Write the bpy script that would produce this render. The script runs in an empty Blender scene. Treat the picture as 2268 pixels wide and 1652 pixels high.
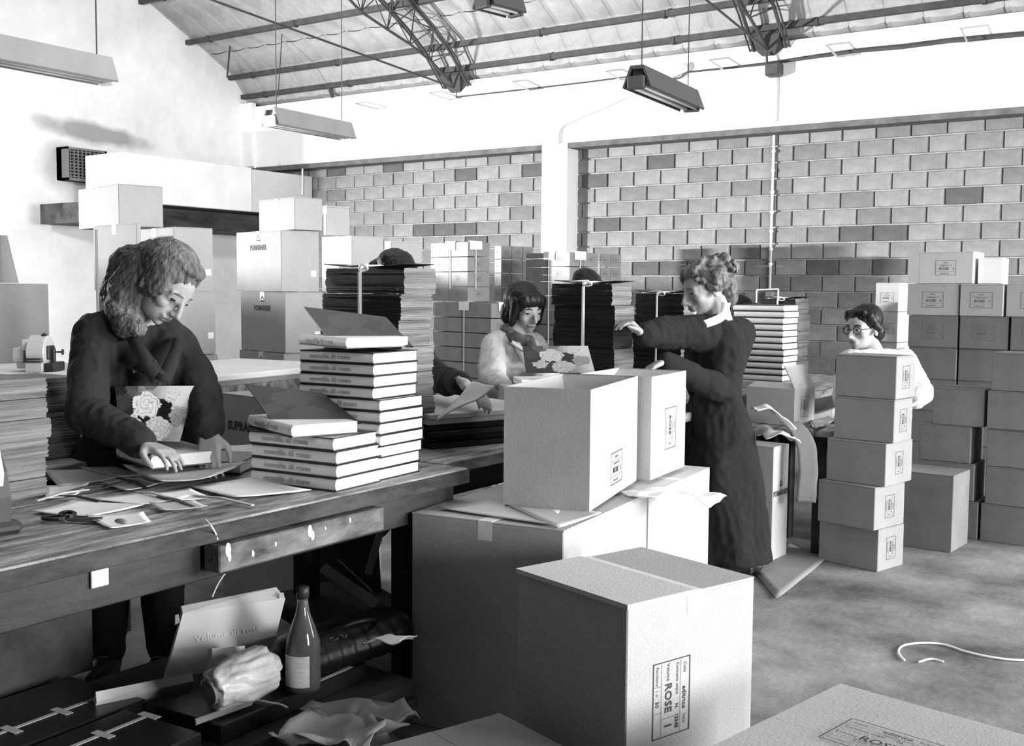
import bpy, bmesh, math, random
from mathutils import Vector, Matrix, noise, Quaternion
random.seed(7)
PI=math.pi
scene=bpy.context.scene
col=scene.collection
# ------------------------------------------------------------------ camera
F0,YAW,PIT,ROL,H=2447.94,0.594702738,0.0749505,0.0071844,1.4
cy,sy=math.cos(YAW),math.sin(YAW)
FW=Vector((-sy*math.cos(PIT),cy*math.cos(PIT),-math.sin(PIT)))
r0=Vector((cy,sy,0));u0=r0.cross(FW)
RT=math.cos(ROL)*r0+math.sin(ROL)*u0
UP=-math.sin(ROL)*r0+math.cos(ROL)*u0
CAM=Vector((0,0,H))
cd=bpy.data.cameras.new('camera');cam=bpy.data.objects.new('camera',cd);col.objects.link(cam)
cd.sensor_width=36;cd.lens=F0/2268*36;cd.clip_start=.05;cd.clip_end=100
m=Matrix((RT,UP,-FW)).transposed().to_4x4();m.translation=CAM
cam.matrix_world=m;scene.camera=cam
def at(x,y,X=None,Y=None,Z=None,d=None):
    k=FW+RT*((x-1134)/F0)-UP*((y-826)/F0)
    if X is not None:t=X/k.x
    elif Y is not None:t=Y/k.y
    elif Z is not None:t=(Z-H)/k.z
    else:t=d
    return CAM+k*t
def dep(p): return (Vector(p)-CAM).dot(FW)
# ------------------------------------------------------------------ view, world, light
vs=scene.view_settings
vs.view_transform='Standard';vs.look='None';vs.gamma=1;vs.use_curve_mapping=False;vs.exposure=0.0
w=bpy.data.worlds.new('World');scene.world=w;w.use_nodes=True
w.node_tree.nodes['Background'].inputs[0].default_value=(1,1,1,1)
w.node_tree.nodes['Background'].inputs[1].default_value=0.01
def area(name,loc,target,sx,sz,power,spread=180):
    l=bpy.data.lights.new(name,'AREA');l.shape='RECTANGLE';l.size=sx;l.size_y=sz;l.energy=power;l.spread=math.radians(spread)
    o=bpy.data.objects.new(name,l);col.objects.link(o);o.location=loc
    o.rotation_euler=(Vector(target)-Vector(loc)).to_track_quat('-Z','Y').to_euler();return o
area('assumed_window_light',(5.3,6.6,2.1),(-5,7.2,1.4),6.2,2.2,1150,150)      # key light for an assumed side window, added outside the frame
area('assumed_lamp_left',(-13.2,3.6,1.86),(-6.5,8.8,2.3),0.5,0.05,1600,120)   # assumed, unseen lamp near the gable wall, its thin strip shaped for the shadow edge
area('fill_light_right',(3.4,1.5,1.15),(-2.4,2.1,.45),.9,1.3,72,110)              # added fill light for the things under the bench, outside the frame
area('added_overhead_light',(-3.2,3.6,5.6),(-3.2,4.4,0),5,4,88,180)                     # overhead area light added above the tables, inside the closed roof
def spot(name,loc,target,power,deg,blend,rad):
    l=bpy.data.lights.new(name,'SPOT');l.energy=power;l.spot_size=math.radians(deg);l.spot_blend=blend;l.shadow_soft_size=rad
    o=bpy.data.objects.new(name,l);col.objects.link(o);o.location=loc;o.rotation_euler=(Vector(target)-Vector(loc)).to_track_quat('-Z','Y').to_euler();return o
spot('gable_fill_spot',(-7.5,1.2,3.9),(-14.2,9.6,2.3),2600,80,.8,.3)   # unseen spot added to brighten the white gable wall
# ------------------------------------------------------------------ materials
MT={}
def mat(name,c,rough=.85,var=.0,scale=8,bump=0,bscale=60,spec=.3,stretch=None,metal=0,c2=None,grain=.0):
    if name in MT:return MT[name]
    m=bpy.data.materials.new(name);m.use_nodes=True;nt=m.node_tree;b=nt.nodes['Principled BSDF']
    b.inputs['Base Color'].default_value=(c,c,c,1);b.inputs['Roughness'].default_value=rough
    b.inputs['Specular IOR Level'].default_value=spec;b.inputs['Metallic'].default_value=metal
    tc=nt.nodes.new('ShaderNodeTexCoord');mp=nt.nodes.new('ShaderNodeMapping');nt.links.new(tc.outputs['Object'],mp.inputs[0])
    if stretch:mp.inputs['Scale'].default_value=stretch
    if var:
        n=nt.nodes.new('ShaderNodeTexNoise');n.inputs['Scale'].default_value=scale;n.inputs['Detail'].default_value=6
        n.inputs['Roughness'].default_value=.65
        r=nt.nodes.new('ShaderNodeValToRGB');lo=max(0,c*(1-var));hi=min(1,c2 if c2 else c*(1+var))
        r.color_ramp.elements[0].position=.32;r.color_ramp.elements[1].position=.68
        r.color_ramp.elements[0].color=(lo,lo,lo,1);r.color_ramp.elements[1].color=(hi,hi,hi,1)
        nt.links.new(mp.outputs[0],n.inputs[0]);nt.links.new(n.outputs[0],r.inputs[0])
        out=r.outputs[0]
        if grain:
            g=nt.nodes.new('ShaderNodeTexNoise');g.inputs['Scale'].default_value=220;g.inputs['Detail'].default_value=2
            mx=nt.nodes.new('ShaderNodeMix');mx.data_type='RGBA';mx.blend_type='OVERLAY';mx.inputs[0].default_value=grain
            nt.links.new(tc.outputs['Object'],g.inputs[0]);nt.links.new(out,mx.inputs[6]);nt.links.new(g.outputs[0],mx.inputs[7]);out=mx.outputs[2]
        nt.links.new(out,b.inputs['Base Color'])
    if bump:
        n2=nt.nodes.new('ShaderNodeTexNoise');n2.inputs['Scale'].default_value=bscale;n2.inputs['Detail'].default_value=5
        bp=nt.nodes.new('ShaderNodeBump');bp.inputs['Strength'].default_value=bump;bp.inputs['Distance'].default_value=.01
        nt.links.new(mp.outputs[0],n2.inputs[0]);nt.links.new(n2.outputs[0],bp.inputs['Height']);nt.links.new(bp.outputs[0],b.inputs['Normal'])
    MT[name]=m;return m
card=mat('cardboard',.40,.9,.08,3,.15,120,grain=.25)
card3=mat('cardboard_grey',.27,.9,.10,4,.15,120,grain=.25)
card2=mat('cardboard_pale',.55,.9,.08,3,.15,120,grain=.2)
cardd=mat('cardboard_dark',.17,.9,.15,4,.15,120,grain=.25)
tape=mat('paper_tape',.72,.6,.08,20)
white=mat('white_paper',.85,.8,.05,9)
label_w=mat('white_label',.9,.7)
ink=mat('printing_ink',.05,.8)
inkg=mat('faded_ink',.16,.8)
plaster=mat('white_plaster',.85,.95,.12,1.3,.25,14,c2=.9)
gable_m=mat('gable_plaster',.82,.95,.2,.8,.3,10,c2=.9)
beam_m=mat('beam_paint',.88,.9,.05,1.5,.2,20)
conc=mat('floor_concrete',.15,.75,.55,1.6,.35,30,spec=.35,c2=.32,grain=.6)
mortar=mat('mortar',.32,.95,.3,6,.5,40)
dark=mat('dark_back',.03,.9)
roofm=mat('roof_sheet',.33,.85,.25,2.2,.25,30,c2=.42,grain=.5)
steel=mat('dark_steel',.05,.6,.3,8)
lampm=mat('grey_enamel',.30,.5,.1,4)
lampw=mat('lamp_dark_enamel',.06,.5)
wood=mat('worn_wood',.24,.75,.75,13,.6,40,stretch=(1.8,.3,1),c2=.5,grain=.5)
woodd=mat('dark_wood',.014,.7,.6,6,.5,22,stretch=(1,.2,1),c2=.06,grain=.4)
woodl=mat('pale_wood',.42,.7,.35,6,.3,22,stretch=(1,.2,1),c2=.6)
drip=mat('glue_white',.9,.5)
coatm=mat('navy_overall',.026,.95,.12,60,.3,200,grain=.3)
coatd=mat('dark_dress',.014,.95,.12,50,.3,160,grain=.3)
coatl=mat('pale_overall',.62,.95,.12,18,.4,120)
blackc=mat('black_cloth',.012,.95,.2,20)
skin=mat('skin',.36,.6,.10,14,.1,90,spec=.35)
lipm=mat('lips',.12,.5)
hairb=mat('brown_hair',.12,.75,.6,60,.8,90,stretch=(1,1,.18),c2=.24)
hairg=mat('curly_hair',.07,.6,.8,26,.9,40,c2=.26)
hairk=mat('black_hair',.010,.45,.4,30,.5,60,stretch=(1,1,.2))
eyew=mat('eye_white',.6,.3);eyed=mat('eye_dark',.01,.3)
collar=mat('collar_white',.9,.8)
scarfm=mat('grey_scarf',.13,.9,.5,40)
cover_d=mat('dark_cover',.014,.35,.5,6,spec=.5)
spine=mat('book_spine',.86,.6,.06,10)
page=mat('book_pages',.88,.8,.04,60,stretch=(.2,.2,6))
bund=mat('dark_sheet_edges',.014,.7,.5,5,.7,24,stretch=(.3,.3,9))
bundl=mat('sheet_edges',.20,.85,.5,6,.8,30,stretch=(.25,.25,9),c2=.32)
sheet=mat('grey_board',.5,.8,.08,6)
string=mat('white_string',.85,.7)
glass=mat('bottle_glass',.06,.08,spec=.6)
glass.node_tree.nodes['Principled BSDF'].inputs['Transmission Weight'].default_value=.75
glass.node_tree.nodes['Principled BSDF'].inputs['Base Color'].default_value=(.4,.4,.4,1)
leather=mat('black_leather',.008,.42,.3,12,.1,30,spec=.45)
chrome=mat('chrome',.75,.15,metal=1)
plastic=mat('white_plastic_wrap',.8,.35,.15,14,.6,30,spec=.5)
mach=mat('machine_enamel',.72,.35,spec=.5);machd=mat('machine_dark',.04,.4)
shoe=mat('shoe_leather',.03,.4)
ventm=mat('vent_metal',.16,.6)
# brick shades
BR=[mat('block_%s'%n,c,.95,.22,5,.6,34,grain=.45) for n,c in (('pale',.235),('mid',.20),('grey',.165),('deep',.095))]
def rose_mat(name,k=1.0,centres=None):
    """printed cover picture: dark foliage at left, roses as concentric petals, pale right"""
    m=bpy.data.materials.new(name);m.use_nodes=True;nt=m.node_tree;b=nt.nodes['Principled BSDF'];L=nt.links.new
    b.inputs['Roughness'].default_value=.35
    tc=nt.nodes.new('ShaderNodeTexCoord');sp=nt.nodes.new('ShaderNodeSeparateXYZ');L(tc.outputs['Generated'],sp.inputs[0])
    def math_(op,a,b_=None,c=None):
        n=nt.nodes.new('ShaderNodeMath');n.operation=op
        for i,v in enumerate((a,b_,c)):
            if v is None:continue
            if isinstance(v,(int,float)):n.inputs[i].default_value=v
            else:L(v,n.inputs[i])
        return n.outputs[0]
    ns=nt.nodes.new('ShaderNodeTexNoise');ns.inputs['Scale'].default_value=7;ns.inputs['Detail'].default_value=4;L(tc.outputs['Generated'],ns.inputs[0])
    nz=ns.outputs[0]
    n2_=nt.nodes.new('ShaderNodeTexNoise');n2_.inputs['Scale'].default_value=13;n2_.inputs['Detail'].default_value=3;L(tc.outputs['Generated'],n2_.inputs[0]);nf_=n2_.outputs[0]
    u=sp.outputs[0];v=sp.outputs[2]
    bgm=nt.nodes.new('ShaderNodeMapRange');bgm.inputs[1].default_value=.35;bgm.inputs[2].default_value=.8
    bgm.inputs[3].default_value=.02;bgm.inputs[4].default_value=.75
    t=math_('ADD',math_('MULTIPLY',u,.75),math_('MULTIPLY',v,.25));t=math_('ADD',t,math_('MULTIPLY_ADD',nz,.25,-.12));L(t,bgm.inputs[0])
    out=bgm.outputs[0]
    for (cx,cz,rr,a) in (centres or ((.50,.45,.30,.02),(.64,.60,.10,.008),(.62,.48,.09,.008),(.40,.62,.21,.85),(.56,.22,.20,.70),(.82,.45,.16,.42),(.72,.85,.13,.85),(.24,.30,.13,.75),(.2,.93,.1,.12),(.44,.98,.09,.2),(.12,.66,.13,.05))):
        dx=math_('SUBTRACT',u,cx);dz=math_('MULTIPLY',math_('SUBTRACT',v,cz),.72)
        d=math_('SQRT',math_('ADD',math_('MULTIPLY',dx,dx),math_('MULTIPLY',dz,dz)))
        ang=math_('ARCTAN2',dz,dx)
        dd=math_('ADD',d,math_('MULTIPLY',math_('SINE',math_('MULTIPLY_ADD',ang,5,cx*40)),rr*.045))
        dd=math_('ADD',dd,math_('MULTIPLY_ADD',nf_,.16,-.08))
        mask=math_('LESS_THAN',dd,rr*.8)
        pet=math_('POWER',math_('ABSOLUTE',math_('SINE',math_('ADD',math_('MULTIPLY',dd,12/rr),math_('ADD',math_('MULTIPLY',ang,.5),math_('MULTIPLY',nz,3.0))))),.45)
        val=math_('MULTIPLY_ADD',pet,a*.7,a*.28)
        mx=nt.nodes.new('ShaderNodeMix');mx.data_type='FLOAT';L(mask,mx.inputs[0]);L(out,mx.inputs[2]);L(val,mx.inputs[3]);out=mx.outputs[0]
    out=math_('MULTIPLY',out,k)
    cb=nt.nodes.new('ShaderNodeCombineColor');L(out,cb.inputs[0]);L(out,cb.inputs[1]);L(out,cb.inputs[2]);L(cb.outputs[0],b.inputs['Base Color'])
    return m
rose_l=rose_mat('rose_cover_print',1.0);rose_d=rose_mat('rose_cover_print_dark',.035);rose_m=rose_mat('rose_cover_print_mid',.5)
# ------------------------------------------------------------------ mesh helpers
class MB:
    def __init__(s):s.v=[];s.f=[];s.mi=[];s.cm=0
    def add(s,vs_,fs):
        n=len(s.v);s.v+= [Vector(v) for v in vs_];s.f+=[tuple(i+n for i in f) for f in fs];s.mi+=[s.cm]*len(fs);return s
    def box(s,a,b,M=None):
        x0,y0,z0=a;x1,y1,z1=b
        vs_=[Vector(p) for p in ((x0,y0,z0),(x1,y0,z0),(x1,y1,z0),(x0,y1,z0),(x0,y0,z1),(x1,y0,z1),(x1,y1,z1),(x0,y1,z1))]
        if M is not None:vs_=[M@v for v in vs_]
        return s.add(vs_,((0,3,2,1),(4,5,6,7),(0,1,5,4),(1,2,6,5),(2,3,7,6),(3,0,4,7)))
    def cbox(s,a,b,c=.004,M=None):
        """box with chamfered vertical and top edges"""
        x0,y0,z0=a;x1,y1,z1=b
        def ring(i,z):return [(x0+i,y0+c,z),(x0+c,y0+i,z),(x1-c,y0+i,z),(x1-i,y0+c,z),(x1-i,y1-c,z),(x1-c,y1-i,z),(x0+c,y1-i,z),(x0+i,y1-c,z)]
        vs_=ring(c,z0)+ring(0,z0+c)+ring(0,z1-c)+ring(c,z1);fs=[]
        for k in range(3):
            for i in range(8):
                j=(i+1)%8;fs.append((k*8+i,k*8+j,k*8+8+j,k*8+8+i))
        fs.append(tuple(range(7,-1,-1)));fs.append(tuple(range(24,32)))
        vs_=[Vector(p) for p in vs_]
        if M is not None:vs_=[M@v for v in vs_]
        return s.add(vs_,fs)
    def tube(s,pts,r,n=8,cap=True):
        pts=[Vector(p) for p in pts];m_=len(pts);rs=r if isinstance(r,(list,tuple)) else [r]*m_
        prev=None;rings=[]
        for i,p in enumerate(pts):
            t=(pts[min(i+1,m_-1)]-pts[max(i-1,0)]).normalized()
            a=prev if prev is not None else (Vector((0,0,1)) if abs(t.z)<.9 else Vector((1,0,0)))
            u=(a-t*a.dot(t)).normalized();v=t.cross(u);prev=u
            rings.append([p+(u*math.cos(2*PI*k/n)+v*math.sin(2*PI*k/n))*rs[i] for k in range(n)])
        vs_=[q for ri in rings for q in ri];fs=[]
        for i in range(m_-1):
            for k in range(n):
                j=(k+1)%n;fs.append((i*n+k,i*n+j,(i+1)*n+j,(i+1)*n+k))
        if cap:fs.append(tuple(range(n-1,-1,-1)));fs.append(tuple((m_-1)*n+k for k in range(n)))
        return s.add(vs_,fs)
    def lathe(s,prof,M=None,n=20):
        vs_=[];fs=[]
        for r,z in prof:
            for k in range(n):vs_.append(Vector((r*math.cos(2*PI*k/n),r*math.sin(2*PI*k/n),z)))
        for i in range(len(prof)-1):
            for k in range(n):
                j=(k+1)%n;fs.append((i*n+k,i*n+j,(i+1)*n+j,(i+1)*n+k))
        fs.append(tuple(range(n-1,-1,-1)));fs.append(tuple((len(prof)-1)*n+k for k in range(n)))
        if M is not None:vs_=[M@v for v in vs_]
        return s.add(vs_,fs)
    def ell(s,c,r,M=None,n=16,m_=10):
        """ellipsoid"""
        vs_=[Vector((0,0,-1))];fs=[]
        for i in range(1,m_):
            th=-PI/2+PI*i/m_
            for k in range(n):vs_.append(Vector((math.cos(th)*math.cos(2*PI*k/n),math.cos(th)*math.sin(2*PI*k/n),math.sin(th))))
        vs_.append(Vector((0,0,1)));L=len(vs_)-1
        for k in range(n):
            j=(k+1)%n;fs.append((0,1+j,1+k));fs.append((L,L-n+k,L-n+j))
        for i in range(m_-2):
            for k in range(n):
                j=(k+1)%n;a=1+i*n;fs.append((a+k,a+j,a+n+j,a+n+k))
        r=Vector(r) if not isinstance(r,(int,float)) else Vector((r,r,r))
        out=[]
        for v in vs_:
            q=Vector((v.x*r.x,v.y*r.y,v.z*r.z))
            if M is not None:q=M@q
            out.append(q+Vector(c))
        return s.add(out,fs)
    def cap(s,a,ra,b,rb,n=12):
        """tapered capsule"""
        a=Vector(a);b=Vector(b);t=(b-a);L=t.length
        if L<1e-6:return s.ell(a,ra)
        t/=L;pts=[];rs=[]
        for k in range(4):
            an=PI/2*(1-k/4);pts.append(a-t*ra*math.sin(an));rs.append(max(ra*math.cos(an),.0004))
        pts.append(a);rs.append(ra);pts.append(b);rs.append(rb)
        for k in range(1,5):
            an=PI/2*k/4;pts.append(b+t*rb*math.sin(an));rs.append(max(rb*math.cos(an),.0004))
        return s.tube(pts,rs,n)
    def loft(s,rings,close=True):
        n=len(rings[0]);vs_=[q for r in rings for q in r];fs=[]
        for i in range(len(rings)-1):
            for k in range(n):
                j=(k+1)%n;fs.append((i*n+k,i*n+j,(i+1)*n+j,(i+1)*n+k))
        if close:fs.append(tuple(range(n-1,-1,-1)));fs.append(tuple((len(rings)-1)*n+k for k in range(n)))
        return s.add(vs_,fs)
    def mesh(s,name,mats,smooth=False):
        me=bpy.data.meshes.new(name);me.from_pydata([tuple(v) for v in s.v],[],s.f)
        for m_ in (mats if isinstance(mats,(list,tuple)) else [mats]):me.materials.append(m_)
        if any(s.mi):me.polygons.foreach_set('material_index',s.mi)
        if smooth:me.polygons.foreach_set('use_smooth',[True]*len(me.polygons))
        me.update();return me
    def build(s,name,mats,parent=None,smooth=False,loc=None):
        return obj(name,s.mesh(name,mats,smooth),parent,loc)
def obj(name,me,parent=None,loc=None):
    o=bpy.data.objects.new(name,me);col.objects.link(o)
    if parent:o.parent=parent
    if loc is not None:o.location=loc
    return o
def tag(o,label=None,cat=None,group=None,kind=None):
    if label:o['label']=label
    if cat:o['category']=cat
    if group:o['group']=group
    if kind:o['kind']=kind
    return o
def empty(name,loc=(0,0,0),rz=0,label=None,cat=None,group=None,kind=None):
    o=bpy.data.objects.new(name,None);col.objects.link(o);o.location=loc;o.rotation_euler=(0,0,rz);o.empty_display_size=.1
    return tag(o,label,cat,group,kind)
def bezpts(pts,n=8):
    """catmull-rom through pts"""
    P=[Vector(p) for p in pts];out=[]
    for i in range(len(P)-1):
        p0=P[max(i-1,0)];p1=P[i];p2=P[i+1];p3=P[min(i+2,len(P)-1)]
        for k in range(n):
            t=k/n;out.append(.5*((2*p1)+(p2-p0)*t+(2*p0-5*p1+4*p2-p3)*t*t+(3*p1-p0-3*p2+p3)*t**3))
    out.append(P[-1]);return out
_tc={}
def textmesh(txt,size=1,bold=0.0):
    k=(txt,bold)
    if k not in _tc:
        c=bpy.data.curves.new('t','FONT');c.body=txt;c.size=1;c.offset=bold;c.align_x='CENTER';c.align_y='CENTER';c.resolution_u=2
        o=bpy.data.objects.new('t',c);col.objects.link(o)
        dg=bpy.context.evaluated_depsgraph_get();me=bpy.data.meshes.new_from_object(o.evaluated_get(dg))
        _tc[k]=([v.co.copy() for v in me.vertices],[tuple(p.vertices) for p in me.polygons])
        bpy.data.objects.remove(o);bpy.data.curves.remove(c);bpy.data.meshes.remove(me)
    vs_,fs=_tc[k];return [v*size for v in vs_],fs
def addtext(mb,txt,x,y,size,bold=0,wmax=None):
    vs_,fs=textmesh(txt,size,bold);sx=1
    if wmax:
        ww=max(v.x for v in vs_)-min(v.x for v in vs_)
        if ww>0:sx=wmax/ww
    mb.add([Vector((v.x*sx+x,v.y+y,0)) for v in vs_],fs)
def voxel(mb,name,mats,vox,parent=None,smooth_it=4,disp=None,cut=None):
    """fuse overlapping volumes into one continuous surface"""
    me=mb.mesh(name+'_src',mats);o=bpy.data.objects.new(name,me);col.objects.link(o)
    rm=o.modifiers.new('r','REMESH');rm.mode='VOXEL';rm.voxel_size=vox;rm.use_smooth_shade=True
    if smooth_it:
        sm=o.modifiers.new('s','SMOOTH');sm.iterations=smooth_it;sm.factor=.5
    dg=bpy.context.evaluated_depsgraph_get();me2=bpy.data.meshes.new_from_object(o.evaluated_get(dg))
    bpy.data.objects.remove(o);bpy.data.meshes.remove(me);me2.name=name
    if disp:
        nrm=[v.normal.copy() for v in me2.vertices]
        for v,n in zip(me2.vertices,nrm):v.co+=n*disp(v.co,n)
    me2.polygons.foreach_set('use_smooth',[True]*len(me2.polygons))
    me2.update();return obj(name,me2,parent)
# ================================================================== STRUCTURE
GX=-14.2;WY=13.3;BY=13.0
fl=MB();fl.box((GX-.2,-4,-.1),(6.0,14.2,0));tag(fl.build('floor',conc),kind='structure')
# --- roof profile (Y,z), barrel shaped
PR=[(13.25,4.36),(13.04,4.44),(12.93,4.62),(12.68,4.88),(12.25,5.10),(11.8,5.31),(10.93,5.75),(9.5,6.35),(7.6,6.95),(5.5,7.3),(3.0,7.35),(0,7.0),(-4,6.0)]
def roof_at(i,t):a=PR[i];b=PR[i+1];return (a[0]+(b[0]-a[0])*t,a[1]+(b[1]-a[1])*t)
ceil=MB()
ceil.loft([[Vector((X,y,z+.10)) for (y,z) in PR]+[Vector((X,y,z+.16)) for (y,z) in reversed(PR)] for X in (GX-.2,6.0)])
ceilo=tag(ceil.build('ceiling',roofm),kind='structure')
# corrugated sheets, each lapping the next with a raised rib
SW=.42
sm=MB()
def sheet_mesh(i0,i1,name):
    b=MB();pts=PR[i0:i1+1];n=9;rings=[]
    for (y,z) in pts:
        row=[]
        for k in range(n+1):
            u=k/n;h=.035*math.sin(PI*u)**.7+(.03 if k in (0,) else 0)+(.0 if k==n else 0)
            row.append(Vector((u*(SW+.02),y,z+.055-h)))
        rings.append(row)
    vs_=[q for r in rings for q in r];fs=[]
    for a in range(len(rings)-1):
        for k in range(n):fs.append((a*(n+1)+k,a*(n+1)+k+1,(a+1)*(n+1)+k+1,(a+1)*(n+1)+k))
    b.add(vs_,fs);return b.mesh(name,roofm)
segs=[(0,4),(4,6),(6,8),(8,10),(10,12)]
sms=[sheet_mesh(a,b,'roof_sheet') for a,b in segs]
x=GX
while x<5.8:
    for si,meh in enumerate(sms):
        o=obj('roof_sheet',meh,ceilo,(x,0,.012*(si%2)))
    x+=SW
def purlin(y,z,parent,r=.035):
    b=MB();b.box((GX,y-r,z-r),(6.0,y+r,z+r));
    X=GX+.5
    while X<5.8:
        b.box((X,y-r*1.3,z-r*1.35),(X+.05,y+r*1.3,z+r*1.2));X+=1.84
    return b.build('purlin',steel,parent)
for (y,z) in ((12.93,4.56),(12.66,4.83),(11.8,5.24),(10.93,5.68),(9.5,6.27),(7.6,6.87)):purlin(y,z,ceilo)
# --- gable wall (left)
g=MB();prof=[(-4,0),(14.0,0)]+[(y,z+.1) for y,z in ([(14.0,4.4)]+PR)]
n=len(prof);vs_=[Vector((GX-.2,y,z)) for y,z in prof]+[Vector((GX,y,z)) for y,z in prof]
g.add(vs_,[tuple(range(n-1,-1,-1)),tuple(range(n,2*n))]+[(i,(i+1)%n,n+(i+1)%n,n+i) for i in range(n)])
def dark_patches(m_,spots):  # mixes soft-edged darker patches into a wall colour, edges broken by noise
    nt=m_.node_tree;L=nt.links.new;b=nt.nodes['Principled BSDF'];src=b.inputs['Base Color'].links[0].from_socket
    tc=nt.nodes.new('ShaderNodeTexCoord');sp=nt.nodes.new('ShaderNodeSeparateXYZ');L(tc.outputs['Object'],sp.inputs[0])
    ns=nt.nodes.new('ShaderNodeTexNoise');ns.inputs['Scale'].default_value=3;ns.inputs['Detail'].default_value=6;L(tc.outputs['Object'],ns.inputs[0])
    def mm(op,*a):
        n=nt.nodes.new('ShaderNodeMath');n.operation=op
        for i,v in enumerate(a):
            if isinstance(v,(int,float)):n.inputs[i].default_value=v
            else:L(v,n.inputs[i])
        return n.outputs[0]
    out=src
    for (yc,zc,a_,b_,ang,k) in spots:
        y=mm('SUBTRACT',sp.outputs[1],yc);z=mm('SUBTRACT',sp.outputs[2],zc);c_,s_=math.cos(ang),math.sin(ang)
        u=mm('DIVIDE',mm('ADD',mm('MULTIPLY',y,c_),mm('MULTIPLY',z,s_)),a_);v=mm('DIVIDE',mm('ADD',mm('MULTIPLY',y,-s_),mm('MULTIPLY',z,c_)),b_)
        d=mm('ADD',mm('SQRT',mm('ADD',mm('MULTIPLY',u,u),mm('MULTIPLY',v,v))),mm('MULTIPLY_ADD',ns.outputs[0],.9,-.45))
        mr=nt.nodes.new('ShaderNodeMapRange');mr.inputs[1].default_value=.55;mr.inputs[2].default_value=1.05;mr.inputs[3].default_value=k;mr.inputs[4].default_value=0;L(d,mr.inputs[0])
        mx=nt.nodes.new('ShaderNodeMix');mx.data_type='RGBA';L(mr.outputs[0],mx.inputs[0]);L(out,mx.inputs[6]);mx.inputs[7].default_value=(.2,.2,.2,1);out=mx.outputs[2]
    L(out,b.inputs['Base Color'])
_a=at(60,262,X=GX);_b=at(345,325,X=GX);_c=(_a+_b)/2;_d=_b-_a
dark_patches(gable_m,[(_c.y,_c.z,_d.length*.52,.17,math.atan2(_d.z,_d.y),.75),(at(140,365,X=GX).y,3.1,.45,.35,0,.4)])
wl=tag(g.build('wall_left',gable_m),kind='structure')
b=MB();b.box((GX,12.9,3.41),(GX+.25,13.0,4.45));b.build('corner_pilaster',plaster,wl)
# other walls (outside the frame)
b=MB();b.box((GX-.2,-4.2,0),(6,-4,6.1));tag(b.build('wall_front',mat('grey_plaster',.07,.95,.2,2)),kind='structure')
b=MB();
for a_,c_ in (((5.5,-4,0),(5.7,3.3,7.4)),((5.5,9.9,0),(5.7,14,7.4)),((5.5,3.3,0),(5.7,9.9,1.0)),((5.5,3.3,3.2),(5.7,9.9,7.4))):b.box(a_,c_)  # leaves an opening for the assumed side window
tag(b.build('wall_right',MT['grey_plaster']),kind='structure')
wn=tag(MB().box((5.45,3.3,1.0),(5.55,9.9,1.06)).box((5.45,3.3,3.14),(5.55,9.9,3.2)).build('assumed_window_1',steel),kind='structure')  # assumed side window: this frame and the bars below are added
for yy in (3.3,4.95,6.6,8.25,9.84):MB().box((5.45,yy,1.0),(5.55,yy+.06,3.2)).build('mullion',steel,wn)
MB().box((-12.25,1.2,0),(-12.18,6.7,1.8)).build('light_blocker',plaster)['kind']='structure'   # unseen low partition, added to cut the left lamp's light lower down
# --- back wall: concrete blocks, 0.40 x 0.20
b=MB();b.box((GX-.2,WY+.03,0),(6.0,WY+.25,4.5));wb=tag(b.build('wall_back',mortar),kind='structure')
bm_=[]
for k in range(4):
    for v in range(2):
        q=MB();hw=.1935;c=.006
        xs=[-hw,-hw+c,hw-c,hw];zs=[-.0925,-.0925+c,.0925-c,.0925]
        vs_=[];fs=[]
        for i,zz in enumerate(zs):
            for j,xx in enumerate(xs):
                e=(i in(0,3)) or (j in (0,3));vs_.append(Vector((xx,(.012 if e else 0)+random.uniform(-.001,.001),zz+random.uniform(-.0015,.0015))))
        for i in range(3):
            for j in range(3):fs.append((i*4+j,i*4+j+1,(i+1)*4+j+1,(i+1)*4+j))
        base=len(vs_);br=[0,3,15,12]
        vs_+=[Vector((vs_[t].x,.06,vs_[t].z)) for t in br]
        for a_ in range(4):
            t0,t1=br[a_],br[(a_+1)%4];fs.append((t1,t0,base+a_,base+(a_+1)%4))
        q.add(vs_,fs);bm_.append(q.mesh('concrete_block',BR[k]))
def pxo(p):
    q=Vector(p)-CAM;w_=q.dot(FW);return 1134+F0*q.dot(RT)/w_,826-F0*q.dot(UP)/w_,w_
blocks=[]
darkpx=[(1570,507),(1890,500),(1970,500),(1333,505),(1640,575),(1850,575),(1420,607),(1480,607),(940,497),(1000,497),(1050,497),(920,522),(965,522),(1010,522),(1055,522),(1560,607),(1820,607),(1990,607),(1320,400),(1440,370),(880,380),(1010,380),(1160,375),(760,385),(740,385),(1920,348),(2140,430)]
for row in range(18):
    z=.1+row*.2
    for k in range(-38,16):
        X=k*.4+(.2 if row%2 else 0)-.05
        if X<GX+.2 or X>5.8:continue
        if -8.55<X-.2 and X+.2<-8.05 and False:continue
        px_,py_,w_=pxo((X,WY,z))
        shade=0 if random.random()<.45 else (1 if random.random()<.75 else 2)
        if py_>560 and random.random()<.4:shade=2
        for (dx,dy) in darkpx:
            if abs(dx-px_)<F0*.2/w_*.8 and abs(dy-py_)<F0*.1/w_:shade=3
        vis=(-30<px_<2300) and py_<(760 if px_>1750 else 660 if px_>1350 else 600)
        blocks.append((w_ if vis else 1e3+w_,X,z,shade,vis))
blocks.sort();rest=MB()
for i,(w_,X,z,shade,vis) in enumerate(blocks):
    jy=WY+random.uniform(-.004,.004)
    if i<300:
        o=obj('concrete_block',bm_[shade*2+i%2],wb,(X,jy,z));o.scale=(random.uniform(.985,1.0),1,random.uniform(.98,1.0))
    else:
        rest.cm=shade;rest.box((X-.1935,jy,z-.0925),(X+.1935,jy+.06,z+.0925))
ro=rest.build('concrete_block',BR,wb);ro['kind']='stuff'
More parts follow.
